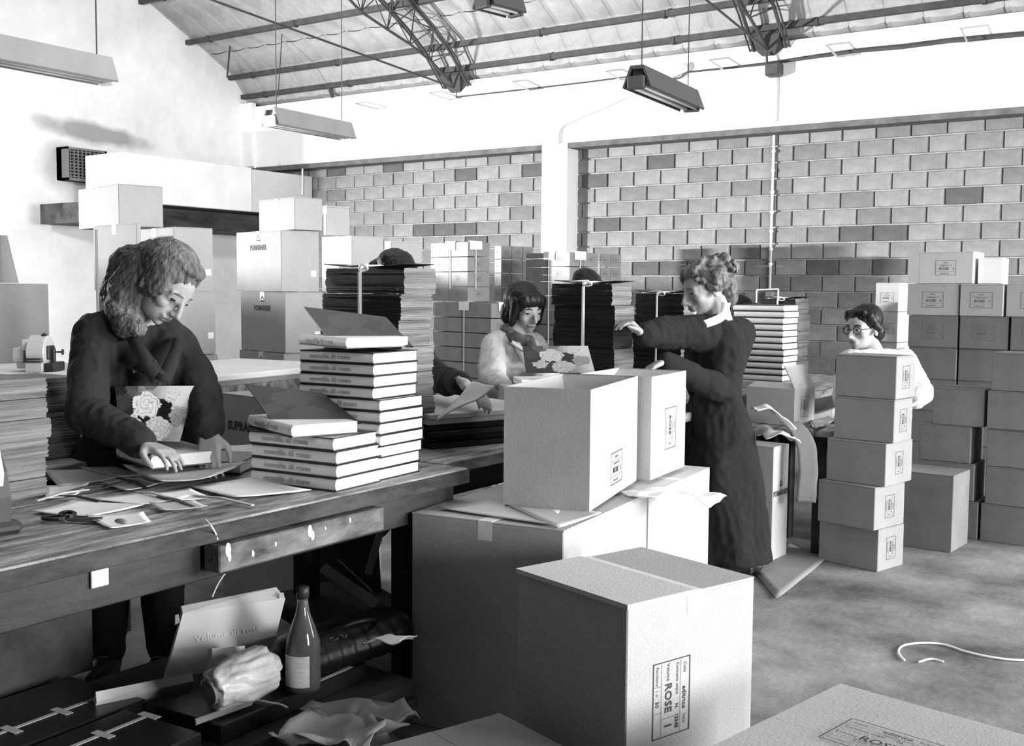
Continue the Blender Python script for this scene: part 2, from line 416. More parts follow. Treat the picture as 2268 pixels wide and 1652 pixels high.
# --- ring beam and pillar
b=MB();b.cbox((GX,BY,3.40),(6.0,WY+.2,4.40),.008);tag(b.build('trim_1',beam_m),kind='structure')
b=MB();b.box((GX,BY+.02,3.33),(6.0,WY,3.40));tag(b.build('beam_shadow_strip',mat('beam_shadow_concrete',.12,.95,.3,5,.4,30)),kind='structure')  # strip below the beam, its colour darkened for the beam's shadow
pL=at(1199,400,Y=BY).x;pR=at(1255,400,Y=BY).x
b=MB();b.cbox((pL,BY,0),(pR,WY+.1,3.42),.01);pil=tag(b.build('trim_3',beam_m),kind='structure')
# pipe elbow from the pillar towards the lamp
pp=[at(1228,560,Y=BY-.06),at(1228,420,Y=BY-.06),at(1228,318,Y=BY-.06),at(1230,290,Y=BY-.06),at(1240,274,Y=BY-.06),at(1262,262,Y=BY-.06),at(1340,228,Y=BY-.06),at(1430,188,Y=BY-.06),at(1520,148,Y=BY-.06)]
MB().tube(bezpts(pp[2:],5),.055,12).build('drain_pipe',beam_m,smooth=True)
tag(bpy.data.objects['drain_pipe'],'white pipe bending from the pillar head up along the beam','pipe')
# --- ring beam fittings: cable, brackets, junction box, conduit
cz=[(1010,215),(1100,205),(1170,197),(1300,182),(1405,168)]
cb_=MB().tube([at(1012,192,Y=BY-.03)]+[at(a_,c_,Y=BY-.03) for a_,c_ in cz],.012,6)
o=cb_.build('cable',steel);tag(o,'dark cable along the white beam left of the hanging tube lamp','cable')
cz=[(1490,176),(1506,172),(1522,160),(1600,152),(1697,141),(1800,126),(1900,112),(2000,103),(2100,90),(2268,75),(2320,70)]
o=MB().tube([at(a_,c_,Y=BY-.035) for a_,c_ in cz],[.012,.012,.012,.014,.02,.026,.028,.03,.03,.03,.03],8).build('cable',steel);tag(o,'thick dark cable bundle sagging along the beam to the right','cable')
for i,(x0,y0,x1,y1) in enumerate(((788,229,833,241),(950,206,995,221),(1133,181,1172,200),(1341,158,1376,177),(1570,133,1600,153),(1829,100,1855,126),(2127,63,2142,93))):
    o=MB().tube([at(x0,y0,Y=BY-.02),at(x0+2,y0+1,Y=BY-.2),at(x1,y1,Y=BY-.2),at(x1,y1,Y=BY)],.012,6).build('cable_bracket',lampm)
    tag(o,'small bent iron bracket on the beam face, %s from the left'%('first second third fourth fifth sixth seventh'.split()[i]),'bracket','iron brackets along the beam')
jb=empty('junction_box',at(1713,152,Y=BY-.12),0,'dark junction box on the beam under the right truss foot','junction box')
MB().cbox((-.09,-.06,-.09),(.09,.11,.07),.02).build('body',steel,jb)
MB().tube([(-.08,0,.07),(-.10,.02,.2)],.015,6).build('cable_stub',steel,jb)
cd_=[at(1718-(y-170)*13/470,y,Y=WY-.03 if y>300 else BY-.03) for y in (172,220,268)]
cd2=[at(1718-(y-170)*13/470,y,Y=WY-.03) for y in (285,350,420,500,560,612,642)]
cp=empty('conduit_pipe',(0,0,0),0,'thin pale conduit running down the block wall to a switch','conduit')
MB().tube(cd_+cd2,.016,8).build('tube',mat('conduit',.62,.6),cp)
for y in (335,378,425,470,512,552,585):
    MB().ell(at(1718-(y-170)*13/470,y,Y=WY-.04),.027,n=8,m_=6).build('clip',label_w,cp)
sb=at(1705,655,Y=WY-.05);MB().cbox((sb.x-.05,WY-.09,sb.z-.08),(sb.x+.05,WY-.01,sb.z+.05),.008).build('switch_box',lampm,cp)
# --- long hanging duct on the left, air vent, patches
Xd=-12.95
d0=at(277,336,X=Xd);d1=at(558,371,X=Xd);zb_=at(558,469,X=Xd).z;dt=empty('air_duct',(Xd,d0.y,d0.z-.4),0,'long pale boxed duct hanging along the left wall behind the cartons','duct')
MB().cbox((-.9,0,zb_-(d0.z-.4)),(0,d1.y-d0.y,.4),.01).build('section',plaster,dt)
MB().cbox((-.9,d1.y-d0.y+.01,zb_-(d0.z-.4)),(-.0,WY-.02-d0.y,.38),.01).build('section',mat('duct_grey',.6,.8,.05,3),dt)
for (x_,ya,yb) in ((565,335,372),(669,310,432)):
    p=at(x_,yb,X=Xd+.02);q=at(x_+2,ya,X=Xd+.02);MB().tube([(p-dt.location),(q-dt.location)],.014,6).build('hanger_rod',label_w,dt)
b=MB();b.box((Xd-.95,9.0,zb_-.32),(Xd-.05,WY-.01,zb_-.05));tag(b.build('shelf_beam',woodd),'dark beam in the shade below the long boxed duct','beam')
v0=at(148,324,X=GX+.25);v1=at(238,406,X=GX+.25)
vt=empty('air_vent',(GX,v0.y,v1.z),0,'square dark louvred air vent high on the white left wall','vent')
vw=v1.y-v0.y;vh=v0.z-v1.z
for a_,c_ in (((0,0,0),(.25,.03,vh)),((0,vw-.03,0),(.25,vw,vh)),((0,0,0),(.25,vw,.03)),((0,0,vh-.03),(.25,vw,vh))):MB().box(a_,c_).build('frame',ventm,vt)
MB().box((0,0,0),(.12,vw,vh)).build('back_plate',dark,vt)
for k in range(9):
    z=.03+(vh-.06)*(k+.5)/9;MB().box((.19,.03,z-.006),(.235,vw-.03,z+.006)).build('slat',ventm,vt)
for k in range(9):
    y=.03+(vw-.06)*(k+.5)/9;MB().box((.20,y-.005,.03),(.24,y+.005,vh-.03)).build('bar',ventm,vt)
# --- roof trusses
def truss(Xc,label,ties):
    T=empty('roof_truss',(Xc,BY,4.3),0,label,'truss','steel roof trusses')
    L=T.location
    def U(i,dx):
        y,z=PRT[i];return Vector((Xc+dx,y,z-.10))-L
    PRT=[(13.0,4.42),(12.6,4.80),(12.2,5.06),(11.8,5.27),(11.35,5.50),(10.9,5.72),(10.4,5.95),(9.9,6.17),(9.3,6.42),(8.6,6.68),(7.8,6.92)]
    Lo=[Vector((Xc,13.0-.02,4.30))]
    for i in range(1,len(PRT)):
        y,z=PRT[i];k=min(1,i/4);Lo.append(Vector((Xc-.05,y-.30*k-.05,z-.1-.42*k)))
    Lo=[p-L for p in Lo]
    for dx in (-.2,.2):
        MB().tube([U(i,dx) for i in range(len(PRT))],.022,6).build('top_chord',steel,T)
        MB().tube([U(i,dx)+Vector((.05 if dx>0 else -.05,0,0)) for i in range(len(PRT))],.012,6).build('top_chord',steel,T)
    MB().tube(Lo,.020,6).build('bottom_chord',steel,T)
    for i in range(1,len(PRT)-1):
        MB().tube([U(i,-.2),U(i+(i%2),.2)],.012,5).build('brace',steel,T)
        MB().tube([U(i,.2),U(i+1-(i%2),-.2)],.010,5).build('brace',steel,T)
        for dx in (-.2,.2):
            MB().tube([U(i,dx),Lo[i]],.009,5).build('web_bar',steel,T)
            MB().tube([U(i+1,dx),Lo[i]],.009,5).build('web_bar',steel,T)
    q=MB();q.loft([[Vector((s_*.20,0,.04)),Vector((s_*.20,-.16,.20)),Vector((s_*.18,-.18,.15)),Vector((s_*.08,-.04,-.06)),Vector((s_*.06,.0,-.06))] for s_ in (-1,1)]);q.build('foot_plate',steel,T)
    for (x_,y_) in ties:
        e=at(x_,y_,X=Xc-.05)-L;MB().tube([Vector((0,-.05,0)),e+(e*.35)],.014,6).build('tie_rod',steel,T)
truss(at(1012,186,Y=BY).x,'left steel lattice roof truss ending at the beam mid-frame',[(470,0)])
truss(at(1705,112,Y=BY).x,'right steel lattice roof truss ending above the junction box',[(1565,0),(1640,0)])
p0=at(726,184,Y=12.9);p1=at(737,216,Y=12.99);o=MB().tube([p0,p1],.03,6).build('roof_strut',steel);tag(o,'short dark strut between roof purlin and beam on the left','strut')
for i,(xa,ya,xb,yb,X_) in enumerate(((522,-40,503,172,-13.6),(626,52,616,215,-12.4))):
    o=MB().tube([at(xa,ya,X=X_),at(xb,yb,X=X_)],.008 if i else .014,6).build('hanger_rod',steel)
    tag(o,('dark rod hanging at the gable edge of the roof' if i==0 else 'thin wire hanging right of the gable rod'),'rod')
# --- hanging tube lamps
def tube_lamp(pa,pb,label,m_,wires=((.08,),),hh=.055):
    a=Vector(pa);b_=Vector(pb);L=(b_-a).length;c=(a+b_)/2
    T=empty('tube_lamp',c,math.atan2(b_.y-a.y,b_.x-a.x),label,'lamp','hanging fluorescent tube lamps')
    T.scale=(1,1.15,1.5)
    q=MB();q.loft([[Vector((s_*L/2,-.085,-.045)),Vector((s_*L/2,-.075,-.05)),Vector((s_*L/2,-.035,.03)),Vector((s_*L/2,.035,.03)),Vector((s_*L/2,.075,-.05)),Vector((s_*L/2,.085,-.045)),Vector((s_*L/2,.04,.045)),Vector((s_*L/2,-.04,.045))] for s_ in (-1,1)]);q.build('reflector',m_,T)
    MB().box((-L/2+.02,-.03,-.01),(L/2-.02,.03,.03)).build('ballast_housing',m_,T)
    for s_ in (-.032,.032):MB().tube([(-L/2+.03,s_,-.035),(L/2-.03,s_,-.035)],.016,10).build('fluorescent_tube',mat('tube_glass',.75,.2),T,smooth=True)
    for s_ in (-1,1):MB().cbox((s_*L/2-.02,-.05,-.055),(s_*L/2+.02,.05,0),.006).build('end_cap',label_w if m_ is lampm else m_,T)
    for s_ in (-.42,.42):MB().tube([(s_*L,0,.04),(s_*L,0,2.1)],.004,5).build('hanging_wire',steel,T)
    return T
tube_lamp(at(-80,93,Z=2.62),at(238,156,Z=2.62),'large grey tube lamp hanging at the upper left corner',lampm)
tube_lamp(at(597,256,Z=2.75),at(770,290,Z=2.75),'grey tube lamp hanging before the beam at the left corner',lampm)
tube_lamp(at(1410,168,Z=2.75),at(1532,222,Z=2.75),'dark tube lamp hanging right of the pillar',lampw)
tube_lamp(at(1070,-12,Z=3.2),at(1142,8,Z=3.2),'dark tube lamp just showing at the top edge',lampw)
# ================================================================== CARTONS
ORD='first second third fourth fifth sixth seventh eighth ninth tenth eleventh twelfth thirteenth fourteenth fifteenth sixteenth'.split()
_stamp={}
def stamp_mesh(kind,m_=None):
    k=(kind,m_.name if m_ else '')
    if k in _stamp:return _stamp[k]
    b=MB();
    def fr(w,h,t):
        for a_,c_ in (((-w/2,-h/2),(w/2,-h/2+t)),((-w/2,h/2-t),(w/2,h/2)),((-w/2,-h/2),(-w/2+t,h/2)),((w/2-t,-h/2),(w/2,h/2))):
            b.add([Vector((a_[0],a_[1],0)),Vector((c_[0],a_[1],0)),Vector((c_[0],c_[1],0)),Vector((a_[0],c_[1],0))],[(0,1,2,3)])
    def ln(x0,y0,x1,y1,t=.001):b.add([Vector((x0,y0,0)),Vector((x1,y0 if y0!=y1 else y0,0)),Vector((x1,y1+t,0)),Vector((x0,y1+t,0))] if y0==y1 else [Vector((x0,y0,0)),Vector((x0+t,y0,0)),Vector((x0+t,y1,0)),Vector((x0,y1,0))],[(0,1,2,3)])
    if kind=='full':
        fr(.19,.13,.0028)
        addtext(b,'Casa',-.068,.047,.014);addtext(b,'editrice',.008,.045,.019,.02);addtext(b,'Italia',.062,.046,.013)
        ln(-.09,.03,.09,.03)
        addtext(b,'Contiene copie',-.045,.02,.013,.01);addtext(b,'N.',.025,.019,.014,.02);addtext(b,'12345',.062,.019,.015,.03)
        addtext(b,'Volume',-.066,-.012,.014,.01);addtext(b,'ROSE',-.002,-.012,.032,.02,.072);ln(.048,-.034,.048,.01);addtext(b,'1',.068,-.012,.032,.03)
        ln(-.09,-.036,.09,-.036);addtext(b,'Fornitore',-.062,-.05,.012,.01);ln(-.036,-.062,-.036,-.036);addtext(b,'1 cl',-.02,-.05,.012);addtext(b,'50',.008,-.05,.016,.01);ln(.03,-.062,.03,-.036)
    elif kind=='small':
        fr(.16,.12,.003);addtext(b,'editrice',0,.042,.014,.02);ln(-.075,.028,.075,.028);addtext(b,'Contiene N. 12',0,.018,.014,.02)
        addtext(b,'ROSE',-.012,-.008,.028,.03,.075);addtext(b,'1',.06,-.008,.028,.03);ln(-.075,-.03,.075,-.03);addtext(b,'Fornitore 50',-.01,-.045,.013,.02)
    elif kind=='logo':
        addtext(b,'POMARNER',0,0,.05,.03,.22)
        b.lathe([(.0,0)],n=3) if False else None
        b.add([Vector((-.02,.045,0)),Vector((.03,.045,0)),Vector((.03,.055,0)),Vector((-.02,.055,0))],[(0,1,2,3)])
        b.add([Vector((-.02,.06,0)),Vector((.0,.085,0)),Vector((.008,.085,0)),Vector((-.008,.06,0))],[(0,1,2,3)])
        b.add([Vector((0,.085,0)),Vector((.03,.06,0)),Vector((.02,.06,0)),Vector((0,.075,0))],[(0,1,2,3)])
    elif kind=='big':
        addtext(b,'SUPRANIUS',0,0,.06,.04,.30)
    me=b.mesh('stamp',m_ or ink);_stamp[k]=me;return me
def stamp(parent,w,l,h,face,u,v,kind='small',rot=0,scale=1,m_=None):
    """u,v: position on the face from its centre, metres; rot 90 turns the print clockwise"""
    me=stamp_mesh(kind,m_)
    if face=='R':hx=Vector((0,1,0));n=Vector((1,0,0));o_=Vector((w/2+.0012,u,h/2+v))
    elif face=='L':hx=Vector((1,0,0));n=Vector((0,-1,0));o_=Vector((u,-l/2-.0012,h/2+v))
    else:hx=Vector((1,0,0));n=Vector((0,0,1));o_=Vector((u,v,h+.0035))
    vz=n.cross(hx)
    if rot==90:hx,vz=-vz,hx
    M=Matrix((hx,vz,n)).transposed().to_4x4();M.translation=o_
    s=obj('printed_stamp',me,parent);s.matrix_local=M@Matrix.Scale(scale,4);return s
def carton(loc,rz,w,l,h,label,m_=None,group=None,flaps=True,tapew=.05,tapes='x',cat='box',name='cardboard_box',tapedrop=.06):
    m_=m_ or card
    T=empty(name,loc,rz,label,cat,group)
    MB().cbox((-w/2,-l/2,0),(w/2,l/2,h-.006),.003).build('body',m_,T)
    if flaps:
        g=.003
        if tapes=='x': # seam runs along x
            MB().box((-w/2+.001,-l/2,h-.006),(w/2-.001,-g/2,h)).build('flap',m_,T);MB().box((-w/2+.001,g/2,h-.006),(w/2-.001,l/2,h-.001)).build('flap',m_,T)
        else:
            MB().box((-w/2,-l/2+.001,h-.006),(-g/2,l/2-.001,h)).build('flap',m_,T);MB().box((g/2,-l/2+.001,h-.006),(w/2,l/2-.001,h-.001)).build('flap',m_,T)
    if tapew:
        b=MB();t=tapew/2
        if tapes=='x':b.box((-w/2-.0008,-t,h-.001),(w/2+.0008,t,h+.0008));b.box((w/2,-t,h-tapedrop),(w/2+.0008,t,h));b.box((-w/2-.0008,-t,h-tapedrop),(-w/2,t,h))
        else:b.box((-t,-l/2-.0008,h-.001),(t,l/2+.0008,h+.0008));b.box((-t,-l/2-.0008,h-tapedrop),(t,-l/2,h));b.box((-t,l/2,h-tapedrop),(t,l/2+.0008,h))
        b.build('tape',m_ if tapew<0 else tape,T)
    return T
def solve(c,L,xr,z,yaw=None,xl=None,d=None):
    """near corner pixel c and left corner pixel L on plane z (or depth d) -> corner, yaw, w, l"""
    C=at(c[0],c[1],Z=z) if d is None else at(c[0],c[1],d=d)
    if yaw is None:
        P=at(L[0],L[1],Z=C.z);v=C-P;yaw=math.atan2(v.y,v.x);w_=Vector((v.x,v.y)).length
    else:
        yaw=math.radians(yaw);w_=hit(C,-math.cos(yaw),-math.sin(yaw),xl)
    l_=hit(C,-math.sin(yaw),math.cos(yaw),xr)
    return C,yaw,w_,l_
def hit(C,dx,dy,xp):
    k=FW+RT*((xp-1134)/F0)  # vertical plane through the pixel column (roll ignored)
    nx,ny=-k.y,k.x   # plane: nx*x+ny*y=0
    return -(nx*C.x+ny*C.y)/(nx*dx+ny*dy)
def base(C,yaw,w_,l_):
    d=Vector((math.cos(yaw),math.sin(yaw),0));e=Vector((-math.sin(yaw),math.cos(yaw),0));return C-d*w_/2+e*l_/2
INFO=[]
# ---- front carton F
C,yaw,w_,l_=solve((1390,1342),(1147,1262),1682,.66);B=base(C,yaw,w_,l_);B.z=0;INFO.append(('F',w_,l_,math.degrees(yaw)))
F=carton(B,yaw,w_,l_,.66,'large sealed carton front and centre with a long framed stamp reading ROSE 1',card,'large packing cartons')
MB().box((-w_/2-.004,-l_/2-.004,.652),(w_/2+.004,-.003,.664)).build('lid_lip',card2,F)
stamp(F,w_,l_,.66,'R',-.075,.075,'full',90,1.0)
# ---- carton A and A2 in a row behind
C,yawA,wA,lA=solve((1248,1175),(912,1135),1438,.69);BA=base(C,yawA,wA,lA);BA.z=0;INFO.append(('A',wA,lA,math.degrees(yawA)))
A=carton(BA,yawA,wA,lA,.69,'large carton in shade behind the front carton with the open carton on top',card,'large packing cartons',tapes='y')
e=Vector((-math.sin(yawA),math.cos(yawA),0));dd=Vector((math.cos(yawA),math.sin(yawA),0))
B2=BA+e*(lA+.02)+dd*.0;A2=carton(B2,yawA,wA,lA,.685,'large pale carton standing behind the shaded carton, left of the packing woman',card2,'large packing cartons')
# torn papers on top of A
def paper(pts,z,label,m_=white,thick=.004,curl=.0,name='paper_sheet',cat='paper',group=None,seed=1):
    """pts: list of world xy polygon corners (4)"""
    n=8;b=MB();P=[Vector((p[0],p[1],0)) for p in pts];vs_=[]
    for i in range(n+1):
        for j in range(n+1):
            u,v=i/n,j/n;q=P[0]*(1-u)*(1-v)+P[1]*u*(1-v)+P[2]*u*v+P[3]*(1-u)*v
            hh=curl*(abs(2*u-1)**3*.5+abs(2*v-1)**3*.5)+curl*.25*noise.noise(q*6+Vector((seed,0,0)))
            vs_.append(Vector((q.x,q.y,z+max(0,hh)+thick)))
    m0=len(vs_);vs_+= [v-Vector((0,0,thick)) for v in vs_];fs=[]
    I=lambda i,j:i*(n+1)+j
    for i in range(n):
        for j in range(n):
            fs.append((I(i,j),I(i,j+1),I(i+1,j+1),I(i+1,j)));fs.append((m0+I(i,j),m0+I(i+1,j),m0+I(i+1,j+1),m0+I(i,j+1)))
    ed=[(I(i,0),I(i+1,0)) for i in range(n)]+[(I(n,j),I(n,j+1)) for j in range(n)]+[(I(i+1,n),I(i,n)) for i in range(n)]+[(I(0,j+1),I(0,j)) for j in range(n)]
    for a_,c_ in ed:fs.append((a_,c_,m0+c_,m0+a_))
    c0=sum((v for v in vs_),Vector())/len(vs_);c0.z=z
    b.add([v-c0 for v in vs_],fs);area2=0
    nrm=(vs_[1]-vs_[0]).cross(vs_[n+1]-vs_[0])
    if nrm.z>0:b.f=[tuple(f) for f in b.f]
    o=b.build(name,m_,smooth=True,loc=c0)
    return tag(o,label,cat,group)
def pxy(x,y,z):p=at(x,y,Z=z);return (p.x,p.y)
def ppaper(q,z,label,**k):return paper([pxy(x,y,z) for x,y in q],z,label,**k)
ppaper([(968,1128),(1080,1112),(1240,1135),(1228,1166)],.693,'pale paper sheet lying under the open carton, its front edge hanging loose',m_=sheet,curl=.006,thick=.003)
ppaper([(1128,1122),(1300,1132),(1332,1138),(1236,1172)],.6965,'second pale sheet under the near corner of the open carton',m_=sheet,curl=.003,thick=.003)
# crumpled packing paper spilling over A2
def crumple(path,width,label,m_,amp=.02,name='packing_paper',cat='paper',seed=3,thick=.002,nx=14,group=None,sidev=None):
    P=bezpts(path,6);b=MB();vs_=[];side=None
    for i,p in enumerate(P):
        t=(P[min(i+1,len(P)-1)]-P[max(i-1,0)]).normalized();s_=t.cross(Vector((0,0,1)))
        s_=sidev if sidev is not None else (s_.normalized() if s_.length>.05 else side);side=s_
        for j in range(nx+1):
            q=p+s_*width*(j/nx-.5);q=q+Vector((0,0,1))*amp*noise.noise(q*14+Vector((seed,0,0)))+s_*amp*noise.noise(q*11+Vector((0,seed,0)));vs_.append(q)
    fs=[];n=nx+1
    for i in range(len(P)-1):
        for j in range(nx):fs.append((i*n+j,i*n+j+1,(i+1)*n+j+1,(i+1)*n+j))
    c0=sum(vs_,Vector())/len(vs_);b.add([v-c0 for v in vs_],fs);o=b.build(name,m_,smooth=True,loc=c0)
    md=o.modifiers.new('t','SOLIDIFY');md.thickness=thick
    return tag(o,label,cat,group)
q=[at(1400,1098,Z=.70),at(1440,1092,Z=.705),at(1480,1085,Z=.70)+Vector((.08,0,.0)),at(1500,1085,Z=.70)+Vector((.16,0,-.02))]
crumple(q,.16,'crumpled white paper sticking out right of the open carton, by the woman',white,.022)
# ---- open carton on A
zA=.70
C,yawO,wO,lO=solve((1305,1133),(1115,1118),1413,zA);BO=base(C,yawO,wO,lO);BO.z=zA;INFO.append(('O',wO,lO,math.degrees(yawO)))
hO=zA*0+(at(1303,864,X=C.x).z-zA);INFO.append(('hO',hO))
def open_carton(loc,rz,w,l,h,label,m_,flaps=(),group=None,t=.005,wall_m=None):
    T=empty('open_cardboard_box',loc,rz,label,'box',group)
    MB().box((-w/2,-l/2,0),(w/2,l/2,t)).build('base',m_,T)
    for a_,c_ in (((-w/2,-l/2,t),(w/2,-l/2+t,h)),((-w/2,l/2-t,t),(w/2,l/2,h)),((-w/2,-l/2+t,t),(-w/2+t,l/2-t,h)),((w/2-t,-l/2+t,t),(w/2,l/2-t,h))):
        MB().box(a_,c_).build('side_panel',m_,T)
    for side,ang,ln in flaps:
        # ang: rotation outward from vertical-up (0) to fully down (180); negative = folded inwards
        a=math.radians(ang)
        if side in 'LB':
            yy=-l/2 if side=='L' else l/2;sg=-1 if side=='L' else 1
            dv=Vector((0,sg*math.sin(a),math.cos(a)));tn=Vector((0,sg*math.cos(a),-math.sin(a)))
            p=[Vector((-w/2+.004,yy,h)),Vector((w/2-.004,yy,h))]
        else:
            xx=w/2 if side=='R' else -w/2;sg=1 if side=='R' else -1
            dv=Vector((sg*math.sin(a),0,math.cos(a)));tn=Vector((sg*math.cos(a),0,-math.sin(a)))
            p=[Vector((xx,-l/2+.004,h)),Vector((xx,l/2-.004,h))]
        q=[p[0],p[1],p[1]+dv*ln,p[0]+dv*ln];vs_=q+[v-tn*t for v in q]
        MB().add(vs_,[(0,1,2,3),(7,6,5,4),(0,4,5,1),(1,5,6,2),(2,6,7,3),(3,7,4,0)]).build('flap',m_,T)
    return T
O=open_carton(BO,yawO,wO,lO,hO,'tall open carton with a small framed ROSE 1 stamp, standing on the shaded carton',card,[('F',-150,.10),('B',-128,.13)],'open packing cartons')
stamp(O,wO,lO,hO,'R',.02,-.10,'small',0,.92)
# carton 2 behind it (on A2)
B3=BO+Vector((-math.sin(yawA),math.cos(yawA),0))*(lO+.03)+Vector((math.cos(yawA),math.sin(yawA),0))*.0;B3.z=.70
B3=B3-Vector((-math.sin(yawA),math.cos(yawA),0))*lO*.16
O2=open_carton(B3,yawA,wO,lO*.62,hO*.99,'second tall open carton between the first open carton and the woman',card2,[('B',-120,.10)],'open packing cartons')
stamp(O2,wO,lO*.62,hO,'R',.02,-.02,'small',90,1.0)
# ---- foreground cartons at the bottom edge
C=at(1860,1512,Z=.45);Lp=at(1600,1640,Z=.45);Rp=at(2150,1620,Z=.45)
v=(Lp-C);yawG=math.atan2(v.y,v.x)+PI/2  # far corner at apex
sG=.62;dG=Vector((math.cos(yawG),math.sin(yawG),0));eG=Vector((-math.sin(yawG),math.cos(yawG),0))
B=C+dG*sG/2*1.05-eG*sG/2;B.z=0;G=carton(B,yawG,sG*1.05,sG,.45,'low carton at the bottom right edge with a framed stamp on its lid',card,'large packing cartons',tapew=0)
stamp(G,sG,sG,.451,'T',-.08,.04,'full',0,1.15)
C=at(1120,1574,Z=.3);yh=math.radians(-19);B=C+Vector((math.cos(yh),math.sin(yh),0))*.22-Vector((-math.sin(yh),math.cos(yh),0))*.23;B.z=0
carton(B,yh,.44,.42,.30,'low dark carton at the bottom edge in front of the shaded carton',cardd,'large packing cartons',tapew=0)
# ---- stack of five cartons at right
five=[((1943,1267.5),(1824.3,1241),2014),((1935.5,1175),(1819.7,1153),2012.7),((1960,1082),(1836.6,1065),2026.6),((1978.7,986.5),(1850.5,970),2023.5),((1983.7,888),(1850.7,867),2028)]
nm=['bottom carton of the free-standing stack of five','second carton from the floor in the free-standing stack of five','middle carton of the free-standing stack of five','fourth carton from the floor in the free-standing stack of five','top carton of the free-standing stack of five, in front of the woman in glasses']
zz=0;hs=.2155
for i,(c,L,xr) in enumerate(five):
    C,yw,w_,l_=solve(c,None,xr,0,yaw=(-15,-15,-10,-8,-8)[i],xl=L[0],d=dep(at(c[0],c[1],Z=0)) if i==0 else 5.50);l_=min(l_,.30);B=base(C,yw,w_,l_);B.z=zz;INFO.append(('five',i,w_,l_,math.degrees(yw),C.y,C.z-zz))
    if i:
        pass
    T=carton(B,yw,w_,l_,hs,nm[i],card3,'stack of five small cartons',tapew=.0)
    stamp(T,w_,l_,hs,'R',0,.0,'small',90,.72);zz+=hs+.0015
# ---- single carton behind the stack
C,yw,w_,l_=solve((2094,1223),(2016,1216),2100,0,yaw=-4,xl=2000);B=base(C,yw,w_,.3);B.z=0
carton(B,yw,.32,.3,.42,'tall plain carton standing on the floor right behind the stack of five',cardd,tapew=0)
# ---- right pile of small cartons
def pile(rows,dpt,zlist,x0,label,m_,yaw=-4,depth=.30,h=.213,st='small',x0px=0,ylist=None):
    pass
yawP=math.radians(-3);dP=Vector((math.cos(yawP),math.sin(yawP),0));eP=Vector((-math.sin(yawP),math.cos(yawP),0))
def rowpile(orig,row,z,xs,h,label,m_,dp=.27,stampk=None,grp='cartons piled at the right wall',tp=0.04,rows_behind=0):
    """xs: list of (xleft,xright) pixel columns on the front plane through orig"""
    for i,(xa,xb) in enumerate(xs):
        a=hit(orig,dP.x,dP.y,xa);b_=hit(orig,dP.x,dP.y,xb);w_=b_-a-.004
        B=orig+dP*((a+b_)/2)+eP*(dp/2+random.uniform(-.008,.008));B.z=z
        T=carton(B,yawP+random.uniform(-.02,.02),w_,dp,h,label%(ORD[i] if len(xs)>1 else 'only'),m_,grp,tapew=0)
        if stampk:stamp(T,w_,dp,h,'L',0,0,stampk,0,.85,inkg)
o1=at(2110,1188,Z=0)
rn=['floor-level row','second row from the floor','third row from the floor','fourth row from the floor','fifth row from the floor']
fr=[[(2060,2180),(2184,2330)],[(2040,2166),(2192,2330)],[(2040,2156),(2190,2330)],[(2067,2184),(2189,2320)],[(2195,2320)]]
for r,xs in enumerate(fr):
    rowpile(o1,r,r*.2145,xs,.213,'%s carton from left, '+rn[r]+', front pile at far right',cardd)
o2=at(2003,697,d=7.35);o2z=o2.z
br=[[(2024,2142)],[(2003,2117),(2120,2217),(2221,2340)],[(2008,2118),(2121,2230),(2234,2340)],[(2010,2118),(2121,2230),(2234,2340)],[(2010,2118),(2121,2230),(2234,2340)],[(2010,2118),(2121,2230),(2234,2340)],[(2010,2118),(2121,2230),(2234,2340)]]
zt=[1.2455,1.035,.825,.615,.405,.195,0]
zt=[o2z+.2045+.003,o2z,o2z-.2095,o2z-.419,o2z-.6285,o2z-.838,0]
bn=['top row','second row from the top','third row from the top','fourth row from the top','fifth row from the top','sixth row from the top','lowest row']
for r,xs in enumerate(br):
    if r==0:
        C,yw,w_,l_=solve((0,0),(0,0),0,0,yaw=0,xl=0,d=1) if False else (None,)*4
        a=hit(o2,dP.x,dP.y,2024);b_=hit(o2,dP.x,dP.y,2142)
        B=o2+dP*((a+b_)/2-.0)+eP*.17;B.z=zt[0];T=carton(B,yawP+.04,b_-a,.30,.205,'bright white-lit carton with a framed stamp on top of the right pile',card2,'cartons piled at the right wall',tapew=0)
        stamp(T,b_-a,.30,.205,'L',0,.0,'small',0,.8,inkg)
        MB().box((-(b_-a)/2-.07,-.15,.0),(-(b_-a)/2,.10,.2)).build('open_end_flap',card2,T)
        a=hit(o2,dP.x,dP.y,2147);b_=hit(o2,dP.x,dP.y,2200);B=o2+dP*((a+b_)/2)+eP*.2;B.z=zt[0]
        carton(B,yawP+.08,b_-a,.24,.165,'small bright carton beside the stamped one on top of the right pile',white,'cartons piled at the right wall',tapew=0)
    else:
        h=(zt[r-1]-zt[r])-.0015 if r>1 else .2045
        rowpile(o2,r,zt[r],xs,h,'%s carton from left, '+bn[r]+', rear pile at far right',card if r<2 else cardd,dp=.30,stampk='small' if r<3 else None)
o3=at(1990,690,d=7.9)
for r in range(6):
    z=o3.z-r*.222
    if z<.2:z=0
    C,yw,w_,l_=solve((1989,690),(0,0),1991,0,yaw=-9,xl=1934 if r==0 else 1938,d=7.9)
    B=base(C,yw,w_,.28);B.z=max(0,z);h=.2 if z>0 else max(.12,o3.z-(r-1)*.222-.003)
    if r and z<=0 and o3.z-(r-1)*.222<=.15:break
    T=carton(B,yw,w_,.28,(.219 if r else .205) if z>0 else o3.z-(r-1)*.222-.003,'%s in the narrow column left of the right pile'%['top carton','second carton from the top','third carton from the top','fourth carton from the top','fifth carton from the top','sixth carton from the top'][r],card2,'cartons piled at the right wall',tapew=0)
    if r<2:stamp(T,w_,.28,.2,'L',0,0,'small',0,.62,inkg)
    if z<=0:break
